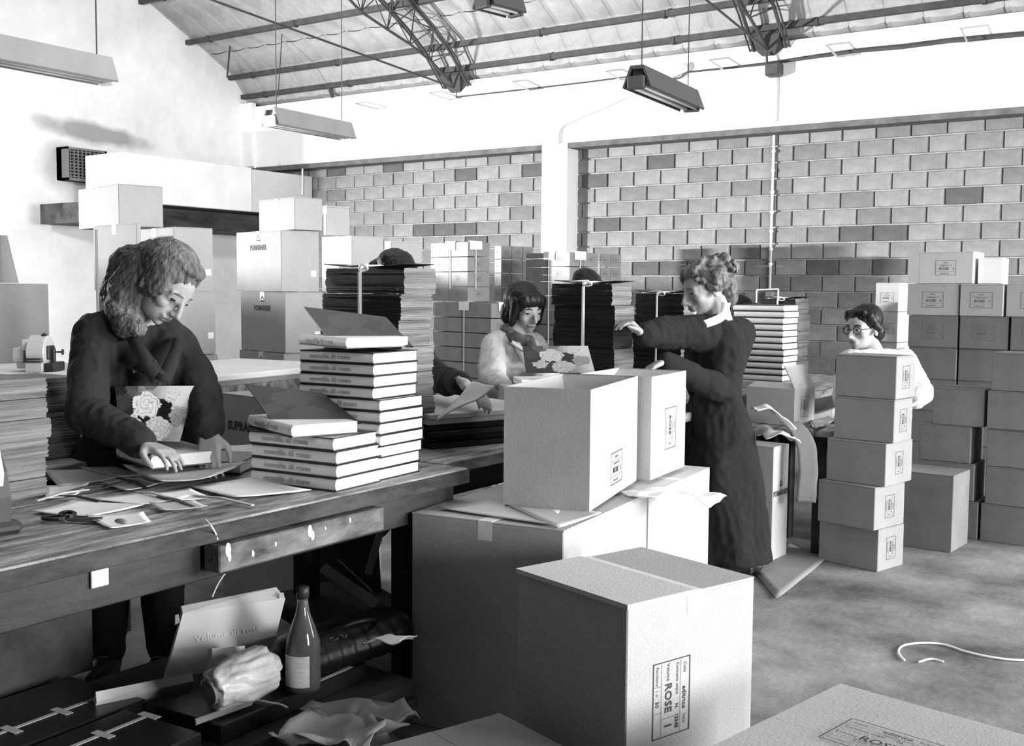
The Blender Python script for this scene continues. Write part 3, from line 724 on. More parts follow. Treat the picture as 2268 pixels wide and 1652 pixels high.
# ---- left stack of big cartons
ROW=[1.782,1.379,.974,.570,.166];hb=.4015
def lb(c,xl,xr,z,h,d,yaw,label,m_=card,logo=False,tp=.05,spot=None,gr='big cartons stacked before the left wall'):
    C,yw,w_,l_=solve(c,None,xr,0,yaw=yaw,xl=xl,d=d);INFO.append(('lb',label[:20],round(w_,2),round(l_,2)))
    B=base(C,yw,w_,l_);B.z=z;T=carton(B,yw,w_,l_,h,label,m_,gr,tapew=tp,tapes='y')
    if logo:stamp(T,w_,l_,h,'L',.0,.09,'logo',0,min(1,w_/.34),ink)
    if spot:
        for (u,v) in spot:MB().box((w_/2,u-.02,v-.02),(w_/2+.0015,u+.02,v+.02)).build('paper_label',label_w,T)
    return T,w_,l_
cols=[('outermost left',(302,505),213,318,6.5,-12),('left',(384,505),306,475,6.9,-12),('middle',(622,505),527,708,7.2,-14),('right',(779,508),714,850,7.9,-14),('far right',(866,530),852,935,8.8,-14)]
pal=[]
for ci,(cn,c,xl,xr,d_,yw_) in enumerate(cols):
    top=ROW[0]-(0 if ci<4 else .02);
    for r in range(4):
        z=ROW[r+1]
        lab='%s big carton in the %s column of the left stack'%(['topmost','second','third','lowest'][r],cn)
        dx=(0,8,4,6)[r] if ci!=1 else (0,4,8,6)[r]
        lb((c[0]+dx,c[1]),xl+dx,xr+dx,z,hb,d_,yw_,lab,card,logo=(ci in (2,)),tp=.06,spot=[(.10,.12)] if ci in (1,2) else None)
    C,yw,w_,l_=solve(c,None,xr,0,yaw=yw_,xl=xl,d=d_);B=base(C,yw,w_,l_)
    P=empty('pallet',(B.x,B.y,0),yw,'wooden pallet under the %s column of the left carton stack'%cn,'pallet','pallets')
    for k in range(5):MB().box((-w_/2+k*(w_-.08)/4,-l_/2,.14),(-w_/2+k*(w_-.08)/4+.08,l_/2,.164)).build('board',woodl,P)
    for k in (-.42,0,.42):MB().box((-w_/2,k*l_-.04,0),(w_/2,k*l_+.04,.139)).build('bearer',woodl,P)
lb((262,412),182,367,ROW[0]+.002,.262,6.9,-14,'carton lying alone on top at the left end of the left stack',card)
lb((652,430),577,716,ROW[0]+.002,.212,7.2,-14,'carton on top of the middle column, before the end of the duct',card,tp=.05)
lb((722,436),718,776,ROW[0]+.002,.21,7.95,-14,'carton on top of the right column with white tape ends',card)
# cardboard tube / post and wire at the far left
o=MB().tube([at(213,508,d=6.3),at(217,690,d=6.3),at(219,900,d=6.3)],.008,6).build('iron_rod',lampm);tag(o,'thin upright rod before the white wall at left','rod')
# left edge: grey board roll and pale machine box
T=carton((at(25,800,d=7.6).x-.1,at(25,800,d=7.6).y,0),math.radians(-20),.5,.5,1.42,'tall pale carton at the left edge behind the binding machine',card2,tapew=0)
b=MB();p=at(22,640,d=7.6);b.tube([(p.x-.1,p.y,1.424),(p.x-.1,p.y,1.75)],[.11,.045],14);tag(b.build('cardboard_cone',card),'grey cone shape standing on the tall carton at the left edge','cone')
# ---- pallets of small cartons in front of the back wall
def pallet_stack(c,xl,xr,d_,yaw,ztop,nrow,h,nl,nr,lname,m_,wt=True,tiers=None,st=True,plt=True):
    C,yw,w_,l_=solve(c,None,xr,0,yaw=yaw,xl=xl,d=d_);INFO.append(('pal',lname,w_,l_))
    dd=Vector((math.cos(yw),math.sin(yw),0));ee=Vector((-math.sin(yw),math.cos(yw),0))
    protoc={}
    for r in range(nrow):
        z=ztop-(r+1)*h
        if z<.12:break
        for i in range(nl):
            for j in range(nr):
                if i and j:continue
                w1=w_/nl;l1=l_/nr
                B=C-dd*(w1*(i+.5))+ee*(l1*(j+.5));B.z=z
                wh=('corner small carton' if i==0 and j==0 else ('%s small carton left of corner'%ORD[i-1] if i else '%s small carton right of corner'%ORD[j-1]))
                lab='%s, %s row down, %s'%(wh,ORD[r],lname)
                if 'p' not in protoc:
                    T=carton(B,yw,w1-.006,l1-.006,h-.003,lab,m_,'small cartons on '+lname,tapew=0,flaps=False)
                    stamp(T,w1,l1,h,'R',0,0,'small',0,.55,inkg);stamp(T,w1,l1,h,'L',0,0,'small',0,.55,inkg);protoc['p']=T
                else:
                    p=protoc['p'];T=p.copy();col.objects.link(T);T.location=B;T['label']=lab;T.rotation_euler=(0,0,yw+random.uniform(-.012,.012))
                    for ch in list(p.children):
                        c_=ch.copy();col.objects.link(c_);c_.parent=T
    B=C-dd*w_/2+ee*l_/2
    if plt:
     P=empty('pallet',(B.x,B.y,0),yw,'wooden pallet under '+lname,'pallet','pallets');zt_=ztop-h*min(nrow,int((ztop-.12)/h))-.004
     for k in range(6):MB().box((-w_/2+k*(w_-.09)/5,-l_/2,zt_-.024),(-w_/2+k*(w_-.09)/5+.09,l_/2,zt_)).build('board',woodl,P)
     for k in (-.42,0,.42):MB().box((-w_/2,k*l_-.05,0),(w_/2,k*l_+.05,zt_-.0245)).build('bearer',woodl,P)
    if wt:
        # string and paper pads over the edges
        for (dx,dy) in ((0,.35),(.45,0)):
            q=C+ee*l_*dy-dd*w_*dx+Vector((0,0,0));n_=dd*.006 if dx==0 else -ee*.006
            b=MB();b.tube([Vector((q.x,q.y,ztop+.006))-n_*20,Vector((q.x,q.y,ztop+.004))+n_,Vector((q.x,q.y,ztop-.5))+n_+dd*0,Vector((q.x,q.y,ztop-nrow*h*.8))+n_],.006,5)
            o=b.build('string',string);tag(o,'white string tied down the %s face of %s'%('right' if dx==0 else 'left',lname),'string')
            b=MB();s_=ee if dx==0 else dd
            a0=Vector((q.x,q.y,0))+n_*1.2
            b.add([a0-s_*.09+Vector((0,0,ztop+.004)),a0+s_*.09+Vector((0,0,ztop+.004)),a0+s_*.09+Vector((0,0,ztop-.09)),a0-s_*.09+Vector((0,0,ztop-.09)),
                   a0-s_*.09+Vector((0,0,ztop+.006))-n_*20,a0+s_*.09+Vector((0,0,ztop+.006))-n_*20],[(0,1,2,3),(4,5,1,0)])
            o=b.build('edge_pad',label_w);tag(o,'white paper pad, %s face, %s'%('right' if dx==0 else 'left',lname),'paper')
pallet_stack((1036,535),953,1084,12.2,-14,1.935,4,.166,2,1,'upper tier of the left pallet load',card3,plt=False)
pallet_stack((1088,663),960,1170,11.9,-14,1.262,7,.166,2,2,'lower tier of the left pallet load',card3,wt=True)
pallet_stack((1110,545),1093,1180,13.3,-14,1.94,9,.166,1,3,'pallet load left of the pillar',card3,wt=False)
pallet_stack((1262,556),1162,1322,12.2,-14,1.83,9,.163,2,2,'pallet load below the pillar',card3)
pallet_stack((1330,563),1326,1372,13.3,-14,1.85,9,.163,1,2,'pallet load right of the pillar',card3,wt=False)
# ================================================================== TABLES
def table(name,loc,sx,sy,h,label,top_m=wood,leg_m=woodd,th=.045,apron=.09,legs=((0,0),(1,0),(0,1),(1,1)),planks=4,rz=0,inset=.05):
    T=empty(name,loc,rz,label,'table','worktables')
    for k in range(planks):
        a=k*sx/planks;MB().cbox((a+.0015,0,h-th),(a+sx/planks-.0015,sy,h+random.uniform(-.001,.001)),.004).build('plank',top_m,T)
    if apron:
        MB().box((inset,inset,h-th-apron),(inset+.03,sy-inset,h-th)).build('apron',leg_m,T);MB().box((sx-inset-.03,inset,h-th-apron),(sx-inset,sy-inset,h-th)).build('apron',leg_m,T)
    for (i,j) in legs:
        xx=inset+.03 if i==0 else sx-inset-.10;yy=inset if j==0 else sy-inset-.07
        MB().cbox((xx,yy,0),(xx+.07,yy+.07,h-th),.004).build('leg',leg_m,T)
    return T
# table 1: near side along X=-2.19, from Y=.55 to 2.96
TX0=-2.98;TX1=-2.19;TY0=.45;TY1=2.98;TH=.8
t1=table('workbench',(TX0,TY0,0),TX1-TX0,TY1-TY0,TH,'long worn wooden workbench in the left foreground under the book stacks',planks=4,apron=0,inset=.1,th=.05)
# fascia board of the bench and loose board
W=TX1-TX0;Ls=TY1-TY0
MB().cbox((W,0,TH-.049),(W+.006,Ls,TH-.004),.002).build('edge_strip',mat('dark_edge',.022,.8,.6,12,.5,30,stretch=(1,.3,1),c2=.08),t1)
MB().cbox((W-.075,.05,TH-.155),(W-.045,Ls-.02,TH-.051),.004).build('apron',woodd,t1)
ya_=at(468,1225,X=TX1).y-TY0;yb_=at(835,1140,X=TX1).y-TY0
MB().box((.02,.1,.22),(.04,at(200,1400,X=TX0+.03).y-TY0,.74)).build('side_panel',mat('dark_panel',.05,.9,.4,5,.2,40,c2=.08),t1)
MB().cbox((W-.030,ya_,TH-.125),(W+.030,yb_,TH-.055),.004).build('glue_stained_board',mat('stained_board',.07,.6,.8,14,.4,30,stretch=(1,.4,1),c2=.2),t1)
# glue drips
for (px_,py_,s_) in ((505,1218,.016),(508,1234,.010),(560,1226,.008),(686,1176,.015),(692,1186,.012),(610,1205,.006),(775,1152,.007),(720,1170,.005)):
    p=at(px_,py_,X=TX1+.030);o=MB().ell(Vector(p)-Vector((TX0,TY0,0)),(.003,s_*.6,s_*1.2),n=10,m_=6).build('glue_spot',drip,t1,smooth=True)
p=at(218,1258,X=TX1-.04);b=MB();b.cbox((W-.042,p.y-TY0-.022,p.z-.045),(W-.036,p.y-TY0+.026,p.z+.04),.002);b.build('pale_wood_patch',woodl,t1)
# lower shelf of the bench
zs=.195
shp=[Vector((-2.205,1.2,0)),Vector((-2.115,2.60,0)),Vector((-2.90,2.66,0)),Vector((-2.95,1.2,0))]
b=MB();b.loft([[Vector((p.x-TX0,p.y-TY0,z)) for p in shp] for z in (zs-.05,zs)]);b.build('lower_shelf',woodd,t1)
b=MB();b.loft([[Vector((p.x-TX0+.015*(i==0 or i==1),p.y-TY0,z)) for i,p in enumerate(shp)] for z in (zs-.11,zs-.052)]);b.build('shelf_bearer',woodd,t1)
# table 2: continues the row away from the camera
table('worktable',(-3.08,3.02,0),.76,2.1,.8,'worktable in the second place of the row, behind the tall book stack',planks=4)
table('worktable',(-3.05,5.2,0),.58,.95,.8,'worktable in the third place of the row, behind the packing woman',planks=4)
# white table at the left in front of the big cartons
p=at(655,812,Z=.88);
t3=empty('side_table',(-6.2,4.0,0),0,'white topped table left, in front of the big carton stack','table','worktables')
C=at(655,833,d=5.9);yw=math.radians(0)
Lx=at(430,848,d=5.25)
v=C-Lx;ang=math.atan2(v.y,v.x);n_=Vector((-math.sin(ang),math.cos(ang),0));u_=Vector((math.cos(ang),math.sin(ang),0));t3.location=(Lx.x,Lx.y,0);t3.rotation_euler=(0,0,ang)
LL=v.length+.5;zt3=C.z+.04;INFO.append(('t3',ang,zt3,LL))
MB().cbox((-.25,0,zt3-.03),(LL,.85,zt3),.004).build('white_top',white,t3)
MB().box((-.25,.01,zt3-.055),(LL,.85,zt3-.031)).build('core_board',lampm,t3)
MB().box((-.23,.04,zt3-.17),(LL-.02,.07,zt3-.056)).build('apron',wood,t3)
for xx in (-.22,LL-.1):
    for yy in (.08,.72):MB().box((xx,yy,0),(xx+.07,yy+.07,zt3-.056)).build('leg',woodd,t3)
MB().box((-.2,.1,zt3-.36),(LL-.1,.8,zt3-.34)).build('shelf',lampm,t3)
p=at(520,872,d=5.35);o=MB().cbox((-.16,-.1,0),(.16,.14,.003),.001).build('paper_sheet',white);o.location=t3.matrix_world@Vector((.1,.2,zt3-.338)) if False else Vector((Lx.x,Lx.y,0))+u_*.15+n_*.25+Vector((0,0,zt3-.338));o.rotation_euler=(0,0,ang+.2);o.scale=(2,1.5,1);tag(o,'white sheet lying on the shelf below the white table top','paper')
q=Vector((Lx.x,Lx.y,zt3))+u_*.25+n_*.5
o=MB().cbox((-.3,-.11,.0),(.3,.11,.006),.002).build('loose_board',white);o.location=q+Vector((-.1,.0,.05));o.rotation_euler=(0,-.13,ang);tag(o,'thin white board lying tilted on the white table','board')
o=MB().cbox((-.2,-.1,.0),(.2,.1,.045),.006).build('paper_pile',sheet);o.location=q+Vector((-.05,.03,.002));o.rotation_euler=(0,0,ang);tag(o,'low pile of grey sheets on the white table','paper')
# table with the binding machine (left edge, behind the sheets pile)
# far right table with half open carton
p=at(1850,930,Z=.8);q=at(1760,985,Z=.8)
INFO.append(('t4',tuple(p),tuple(q)))
# ================================================================== BOOKS
def book_parts(w,l,h,cov=cover_d,sp=True,opening=None,face=None):
    """w along x (spine length), l along y. spine faces -y, page edges face +x."""
    me={}
    b=MB();b.cbox((-w/2+.004,-l/2+.010,.003),(w/2-.004,l/2-.004,h-.003),.001);me['page_block']=b.mesh('page_block',page)
    b=MB();b.box((-w/2,-l/2,0),(w/2,l/2,.003));me['back_cover']=b.mesh('back_cover',cov)
    b=MB();b.box((-w/2,-l/2,h-.003),(w/2,l/2,h));me['front_cover']=b.mesh('front_cover',cov)
    # rounded spine
    b=MB();pts=[]
    for k in range(7):
        a=PI/2+PI*k/6*1.0;pts.append((-l/2+.008+.010*math.cos(a)*1.0,h/2+math.sin(a)*(h/2-.002)))
    b.loft([[Vector((x_,y_,z_)) for y_,z_ in pts] for x_ in (-w/2,w/2)]);me['spine']=b.mesh('spine',spine,False)
    t=MB();addtext(t,'novella di rose',0,0,h*.58,.03,w*.55)
    M=Matrix(((1,0,0),(0,0,-1),(0,1,0))).to_4x4()
    t.v=[M@v+Vector((-.02,-l/2-.0030,h/2)) for v in t.v];me['title']=t.mesh('title',mat('title_print',.45,.6))
    return me
BK={}
def book(loc,rz,w,l,h,label,group,title=True,tilt=0,open_=False,hinge='s'):
    k=(w,l,h)
    if k not in BK:BK[k]=book_parts(w,l,h)
    T=empty('book',loc,rz,label,'book',group)
    if tilt:T.rotation_euler=(tilt,0,rz) if not isinstance(tilt,tuple) else (tilt[0],tilt[1],rz)
    for n_,me in BK[k].items():
        if n_=='title':continue
        if n_=='front_cover' and open_:continue
        o=obj(n_,me,T)
        if n_=='spine' and title:obj('title',BK[k]['title'],o)
    return T
def raised_cover(P4,parent,mt,name='front_cover'):
    """P4: four points bl,br,tr,tl in parent's local frame; printed face towards camera. uses Generated x,z"""
    bl,br,tr,tl=[Vector(p) for p in P4];b=MB();n=(br-bl).cross(tl-bl).normalized()*.003
    # own frame so that generated coords = (u,_,v)
    u=(br-bl);uu=u.normalized();v=(tl-bl);nn=uu.cross(v).normalized();vv=nn.cross(uu)
    M=Matrix((uu,nn*-1,vv)).transposed()
    Mi=M.inverted();pts=[Mi@(p-bl) for p in (bl,br,tr,tl)]
    vs_=[Vector((p.x,0,p.z)) for p in pts]+[Vector((p.x,.004,p.z)) for p in pts]
    b.add(vs_,[(0,1,2,3),(7,6,5,4),(0,4,5,1),(1,5,6,2),(2,6,7,3),(3,7,4,0)])
    o=b.build(name,mt,parent);Mx=M.to_4x4();Mx.translation=bl;o.matrix_local=Mx;return o
# tall stack (13 books)
bw,bl_,bh=.335,.235,.0475
def stack(c,L,xr_,z0,offs,bw,bl_,bh,grp,lname,n,yaw_off=None):
    C=at(c[0],c[1],Z=z0);P=at(L[0],L[1],Z=z0);v=C-P;yaw=math.atan2(v.y,v.x) if yaw_off is None else math.radians(yaw_off);INFO.append(('stack',lname,v.length,math.degrees(yaw),hit(C,-math.sin(yaw),math.cos(yaw),xr_)))
    out=[]
    for i in range(n):
        dx,dr=offs[i];d=Vector((math.cos(yaw),math.sin(yaw),0));e=Vector((-math.sin(yaw),math.cos(yaw),0))
        B=C-d*(bw/2-dx)+e*bl_/2;B.z=z0+i*(bh+.0006)
        lab=('%s book from the bottom of %s'%(ORD[i],lname))
        out.append(book(B,yaw+dr,bw,bl_,bh,lab,grp,open_=False))
    return out,C,yaw
R_=random.Random(5)
offs=[(R_.uniform(-.006,.006),R_.uniform(-.012,.012)) for _ in range(16)]
# short stack: bottom corner (742,1090)
S1,C1,y1=stack((742,1090),(562,1067),838,TH+.001,offs,bw,.22,.0395,'books in the short stack','the short front stack of pale-spined books',4)
# its top book, set askew with raised dark cover
d=Vector((math.cos(y1),math.sin(y1),0));e=Vector((-math.sin(y1),math.cos(y1),0))
B=C1-d*(bw/2+.045)+e*(.11-.01);B.z=TH+.001+4*.0401
tb=book(B,y1-.42,bw,.22,.0395,'top book of the short stack, askew with its dark rose cover standing open','books in the short stack',open_=True)
def rc_px(T,pix,deps,mt):
    M=(Matrix.Translation(T.location)@T.rotation_euler.to_matrix().to_4x4()).inverted()
    pts=[M@at(x_,y_,d=dd_) for (x_,y_),dd_ in zip(pix,deps)]
    raised_cover(pts,T,mt)
db=dep(B)
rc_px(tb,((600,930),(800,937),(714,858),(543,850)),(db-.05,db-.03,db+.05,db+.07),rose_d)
# tall stack
offs=[(-.020,0),(-.018,.01),(-.008,-.01),(-.002,.008),(-.004,0),(-.002,.0),(-.006,.012),(-.030,.0),(-.028,.01),(-.026,-.006),(-.028,0)]
S2,C2,y2=stack((843,1068),(678,1060),926,TH+.001,offs,.30,.235,.0360,'books in the tall stack','the tall stack of pale-spined books',11,3)
d=Vector((math.cos(y2),math.sin(y2),0));e=Vector((-math.sin(y2),math.cos(y2),0))
B=C2-d*(.15+.045)+e*.11;B.z=TH+.001+11*.0366+.012
tb=book(B,y2-.34,.30,.235,.0360,'top book of the tall stack, askew with its dark rose cover standing open','books in the tall stack',open_=True)
db=dep(B)
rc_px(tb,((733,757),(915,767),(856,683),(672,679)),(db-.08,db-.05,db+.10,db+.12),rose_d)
# woman's open book with the rose cover
zb=TH+.052
C=at(403,1030,Z=zb-.045)
lowb=book(Vector(at(412,1046,Z=TH+.002))+Vector((-.03,.1,0)),math.radians(28),.33,.23,.04,'closed book lying under a loose grey jacket below the open book','books being finished on the bench',title=False)
ppaper([(272,1038),(350,1072),(455,1068),(545,1030)],TH+.030,'loose grey paper jacket around the lower book on the bench',m_=sheet,curl=.012,thick=.002)
T=book((0,0,0),0,.30,.22,.042,'open book under the blond woman’s hands, rose cover raised'.replace('’',"'"),'books being finished on the bench',title=False,open_=True)
P=at(335,1040,Z=TH+.05);Q=at(238,1006,Z=TH+.05);Rr=at(455,1010,Z=TH+.05)
v=P-Q;yb=math.atan2(v.y,v.x);d=v.normalized();e=Vector((-d.y,d.x,0));T.location=P-d*.15+e*.11;T.rotation_euler=(0,0,yb);INFO.append(('wb',math.degrees(yb),v.length,(Rr-P).length))
dq=dep(P)
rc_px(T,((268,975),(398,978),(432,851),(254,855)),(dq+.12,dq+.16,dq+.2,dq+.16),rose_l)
# middle worker's book with cover (on table row 2)
zz=.8
P=at(1395,842,d=5.0);Q=at(1128,840,d=4.9)
T=book((0,0,0),0,.44,.24,.035,'open book before the black haired worker, rose cover raised','books being finished on the bench',title=False,open_=True)
v=P-Q;yb=math.atan2(v.y,v.x);T.location=Vector(((P.x+Q.x)/2,(P.y+Q.y)/2,P.z-.03))+Vector((-math.sin(yb),math.cos(yb),0))*.12;T.rotation_euler=(0,0,yb);INFO.append(('mb',tuple(T.location)))
zmb=T.location.z
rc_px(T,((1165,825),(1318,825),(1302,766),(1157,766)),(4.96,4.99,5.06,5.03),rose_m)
b=MB();b.cbox((-.28,-.16,0),(.28,.16,zmb-.803),.004);o=b.build('sheet_pile',sheet);o.location=(T.location.x,T.location.y,.801);o.rotation_euler=(0,0,yb);tag(o,'block of pale sheets carrying the open book of the black haired worker','sheets')
# ================================================================== BUNDLES OF SHEETS
def bundle(c,xl,xr,d_,yaw,z0,ztop,label,nblk=6,m_=bund,side=bundl,strx=None,strw=.006,grp='tied bundles of dark covers',pos=None):
    if pos:B=Vector(pos[:3]);yw,w_,l_=math.radians(yaw),pos[3],pos[4]
    else:
        C,yw,w_,l_=solve(c,None,xr,0,yaw=yaw,xl=xl,d=d_);B=base(C,yw,w_,l_)
    B.z=z0;INFO.append(('bundle',label[:24],round(w_,2),round(l_,2),tuple(round(q,2) for q in B)))
    T=empty('sheet_bundle',B,yw,label,'sheets',grp);H_=ztop-z0
    rr=random.Random(hash(c[0])%97)
    for k in range(nblk):
        h0=H_*k/nblk;h1=H_*(k+1)/nblk-.0015;dx,dy=rr.uniform(-.010,.010),rr.uniform(-.008,.008)
        b=MB();nl=14
        for j in range(nl):   # individual board edges
            a0=h0+(h1-h0)*j/nl;a1=h0+(h1-h0)*(j+.95)/nl;jx,jy=rr.uniform(-.0022,.0022),rr.uniform(-.0022,.0022)
            bulge=.006*math.sin(PI*(j+.5)/nl)
            x0,x1,y0,y1=-w_/2+dx+jx,w_/2+dx+jx+bulge,-l_/2+dy+jy-bulge,l_/2+dy+jy
            b.cm=0;b.add([(x0,y0,a0),(x1,y0,a0),(x1,y1,a0),(x0,y1,a0),(x0,y0,a1),(x1,y0,a1),(x1,y1,a1),(x0,y1,a1)],((0,3,2,1),(4,5,6,7),(0,1,5,4),(2,3,7,6),(3,0,4,7)))
            b.cm=1;b.add([(x1,y0,a0),(x1,y1,a0),(x1,y1,a1),(x1,y0,a1)],((0,1,2,3),))
        b.build('sheet_block',[m_,side],T)
    if strx is not None:
        u=-w_/2+strx*w_;b=MB();y=-l_/2-.018
        b.tube([(u,l_/2+.012,.02),(u,l_/2+.012,H_+.004),(u,0,H_+.006),(u,y+.008,H_+.004),(u,y,H_-.02),(u,y,H_*.5),(u-.004,y,.02)],strw,6)
        b.tube([(-w_/2,0,H_+.004),(u,y*.6,H_+.012)],strw*.8,5)
        b.tube(bezpts([(u,y-.004,H_),(u+.03,y-.02,H_+.012),(u+.06,y-.02,H_-.002),(u+.04,y-.015,H_-.012),(u,y-.004,H_-.004)],5),strw*.6,5)
        b.build('string',string,T)
        # curled top sheet
        b=MB();vs_=[];n=8
        for i in range(n+1):
            for j in (0,1):
                xx=-w_/2-.0+w_*1.02*i/n;q=abs((xx-u)/w_)
                vs_.append(Vector((xx,(-l_/2 if j==0 else l_/2),H_+.003+.035*q**1.5)))
        fs=[(i*2,i*2+2,i*2+3,i*2+1) for i in range(n)];b.add(vs_,fs);o=b.build('top_sheet',m_,T);md=o.modifiers.new('t','SOLIDIFY');md.thickness=.003
    return T,w_,l_
zt_=lambda x_,y_,d_:at(x_,y_,d=d_).z
TB=.801
bundle((889,600),719,957,4.05,-3,TB,zt_(889,592,4.05),'tall tied dark bundle on the bench behind the tall book stack',7,strx=.52,strw=.008)
bundle((1360,640),1226,1399,5.35,-3,TB,zt_(1360,628,5.35),'tied dark bundle with a broad white band behind the open rose book',6,strx=.53,strw=.009)
bundle((1512,660),1404,1540,6.0,-3,TB,zt_(1512,650,6.0),'smaller tied dark bundle left of the packing woman’s face'.replace('’',"'"),5,strx=.5)
bundle((1763,670),1683,1787,7.7,-3,TB,zt_(1763,662,7.7),'tied dark bundle farthest right, behind the far book stack',5,strx=.5)
# grey board stack, left foreground on the bench
fc=at(106,1100,Z=.8);T,ws,ls=bundle((88,1118),-40,106,2.90,1,TB,at(60,838,X=fc.x).z,'tall stack of grey board sheets at the left edge of the bench',6,pos=(fc.x-.12,fc.y-.17,0,.24,.34),m_=bundl,side=bundl,grp='stacks of board sheets')
fc2=at(196,1000,d=3.95);bundle((150,900),60,182,3.85,0,TB,zt_(150,838,3.8),'second stack of grey sheets behind the one at the left edge',5,pos=(fc2.x-.14,fc2.y-.2,0,.26,.36),m_=bundl,side=bundl,grp='stacks of board sheets')
# slab of sheets behind the tall stack
B=at(1040,960,Z=.87);T=empty('sheet_bundle',(-2.78,3.62,.801),math.radians(-20),'low spread pile of pale sheets between tall book stack and open carton','sheets','stacks of board sheets')
for k in range(6):
    b=MB();b.cm=0;r=random.Random(k);dx=r.uniform(-.02,.02)
    b.cbox((-.33+dx,-.28,k*.022),(.33+dx,.28,k*.022+.020),.003);o=b.build('sheet_block',sheet if k>3 else bund,T)
table('side_table',(-4.0,1.55,0),.68,.95,.8,'small table at the left behind the workbench carrying grey sheets',planks=2)
# carton on the floor behind bench with big lettering (left of short stack)
C,yw,w_,l_=solve((700,1010),None,790,0,yaw=-8,xl=488,d=4.5)
B=base(C,yw,w_,.25);B.z=0;zt5=zt_(600,893,4.5)
T=carton(B,yw,w_,.25,zt5,'carton with a line of bold lettering standing behind the workbench',card,tapew=0);stamp(T,w_,.25,zt5,'L',-w_/2+.19,zt5/2-.14,'big',0,.9)
# ---- far stack of books and half open carton beyond the woman
cF=at(1735,846,d=6.75);z0F=cF.z
INFO.append(('farbook',tuple(cF)))
bwF,bhF=.335,.0385
for i in range(12):
    dx=R_.uniform(-.006,.006)
    lab='%s book from the bottom of the far book stack'%ORD[i]
    book(Vector((cF.x-bwF/2+dx,cF.y+.12,z0F+i*(bhF+.0006))),math.radians(-3)+R_.uniform(-.01,.01),bwF,.23,bhF,lab,'books in the far stack',title=False)
b=MB();b.cbox((-.22,-.15,0),(.22,.15,z0F-.802),.005);o=b.build('sheet_pile',sheet);o.location=(cF.x-bwF/2,cF.y+.13,.801);tag(o,'block of sheets under the far book stack','sheets')
table('worktable',(-3.05,6.2,0),.85,1.75,.8,'far worktable carrying the far book stack',planks=3)
C,yw,w_,l_=solve((1758,944),None,1806,0,yaw=-8,xl=1655,d=6.0)
B=base(C,yw,w_,l_);B.z=C.z;hM=zt_(1758,862,6.0)-C.z;INFO.append(('M',w_,l_,tuple(B),hM))
T=open_carton(B,yw,w_,l_,hM,'small half open carton with its pale end flap raised, right of the packing woman',card2,[('R',-28,.14),('L',-75,.10)],'open packing cartons')
stamp(T,w_,l_,hM,'R',0,-.0,'small',90,.7)
T=table('packing_table',(B.x-.12,B.y-.22,0),.52,.45,B.z-.003,'worktable under the small half open carton, papers hanging over its edge',planks=4,apron=.07,th=.035)
ppaper([(1790,925),(1850,905),(1848,935),(1800,950)],B.z+.001,'white paper lying on the worktable right of the half open carton',curl=.008)
ppaper([(1797,935),(1835,925),(1850,933),(1806,952)],B.z+.006,'grey paper sheet hanging at the corner of the worktable',m_=sheet,curl=.008)
q=[at(1748,935,d=5.8),at(1772,955,d=5.75),at(1788,1000,d=5.7),at(1789,1060,d=5.7),at(1784,1112,d=5.7)]
crumple(q,.10,'curved strip of board hanging down from the worktable right of the woman',card3,.006,'hanging_board','board',seed=8,thick=.004,nx=6,sidev=Vector((.9,.42,0)))
# tall carton behind the woman with logo
C,yw,w_,l_=solve((1708,1252),None,1752,0,yaw=-4,xl=1600,d=5.75)
B=base(C,yw,w_,l_);B.z=0;hK=zt_(1740,985,5.8)
T=carton(B,yw,w_,l_,hK,'tall pale carton with a dark logo standing right behind the packing woman',card2,tapew=0);stamp(T,w_,l_,hK,'R',0,.05,'logo',0,.8)
q=[at(1668,902,d=5.6),at(1700,900,d=5.6),at(1730,925,d=5.6),at(1758,948,d=5.6)]
crumple(q,.16,'folded white paper curling over the tall carton beside the woman',white,.02,seed=5,thick=.006)
q=[at(1680,962,d=5.6),at(1720,955,d=5.6),at(1760,970,d=5.6)]
crumple(q,.28,'crumpled grey wrapping paper bulging from the tall carton',sheet,.035,seed=9,thick=.003)
# floor: cardboard sheet, string, small litter
ppaper([(1655,1250),(1745,1205),(1830,1240),(1720,1330)],.001,'flat piece of cardboard lying on the floor beside the packing woman',m_=card3,curl=.006,thick=.004,name='cardboard_sheet',cat='cardboard')
pts=[(2003,1462),(1990,1445),(2000,1430),(2040,1424),(2090,1427),(2140,1443),(2200,1456),(2268,1462),(2330,1455)]
MB().tube(bezpts([at(a_,c_,Z=.006) for a_,c_ in pts],6),.0045,6).build('string',string,smooth=True);tag(bpy.data.objects['string'] if False else col.objects[-1],'white string looped on the concrete floor at the right','string')
MB().tube(bezpts([at(a_,c_,Z=.006) for a_,c_ in ((2035,1466),(2062,1459),(2090,1465))],5),.004,6).build('string',string);tag(col.objects[-1],'short curved string end on the floor below the long string','string')
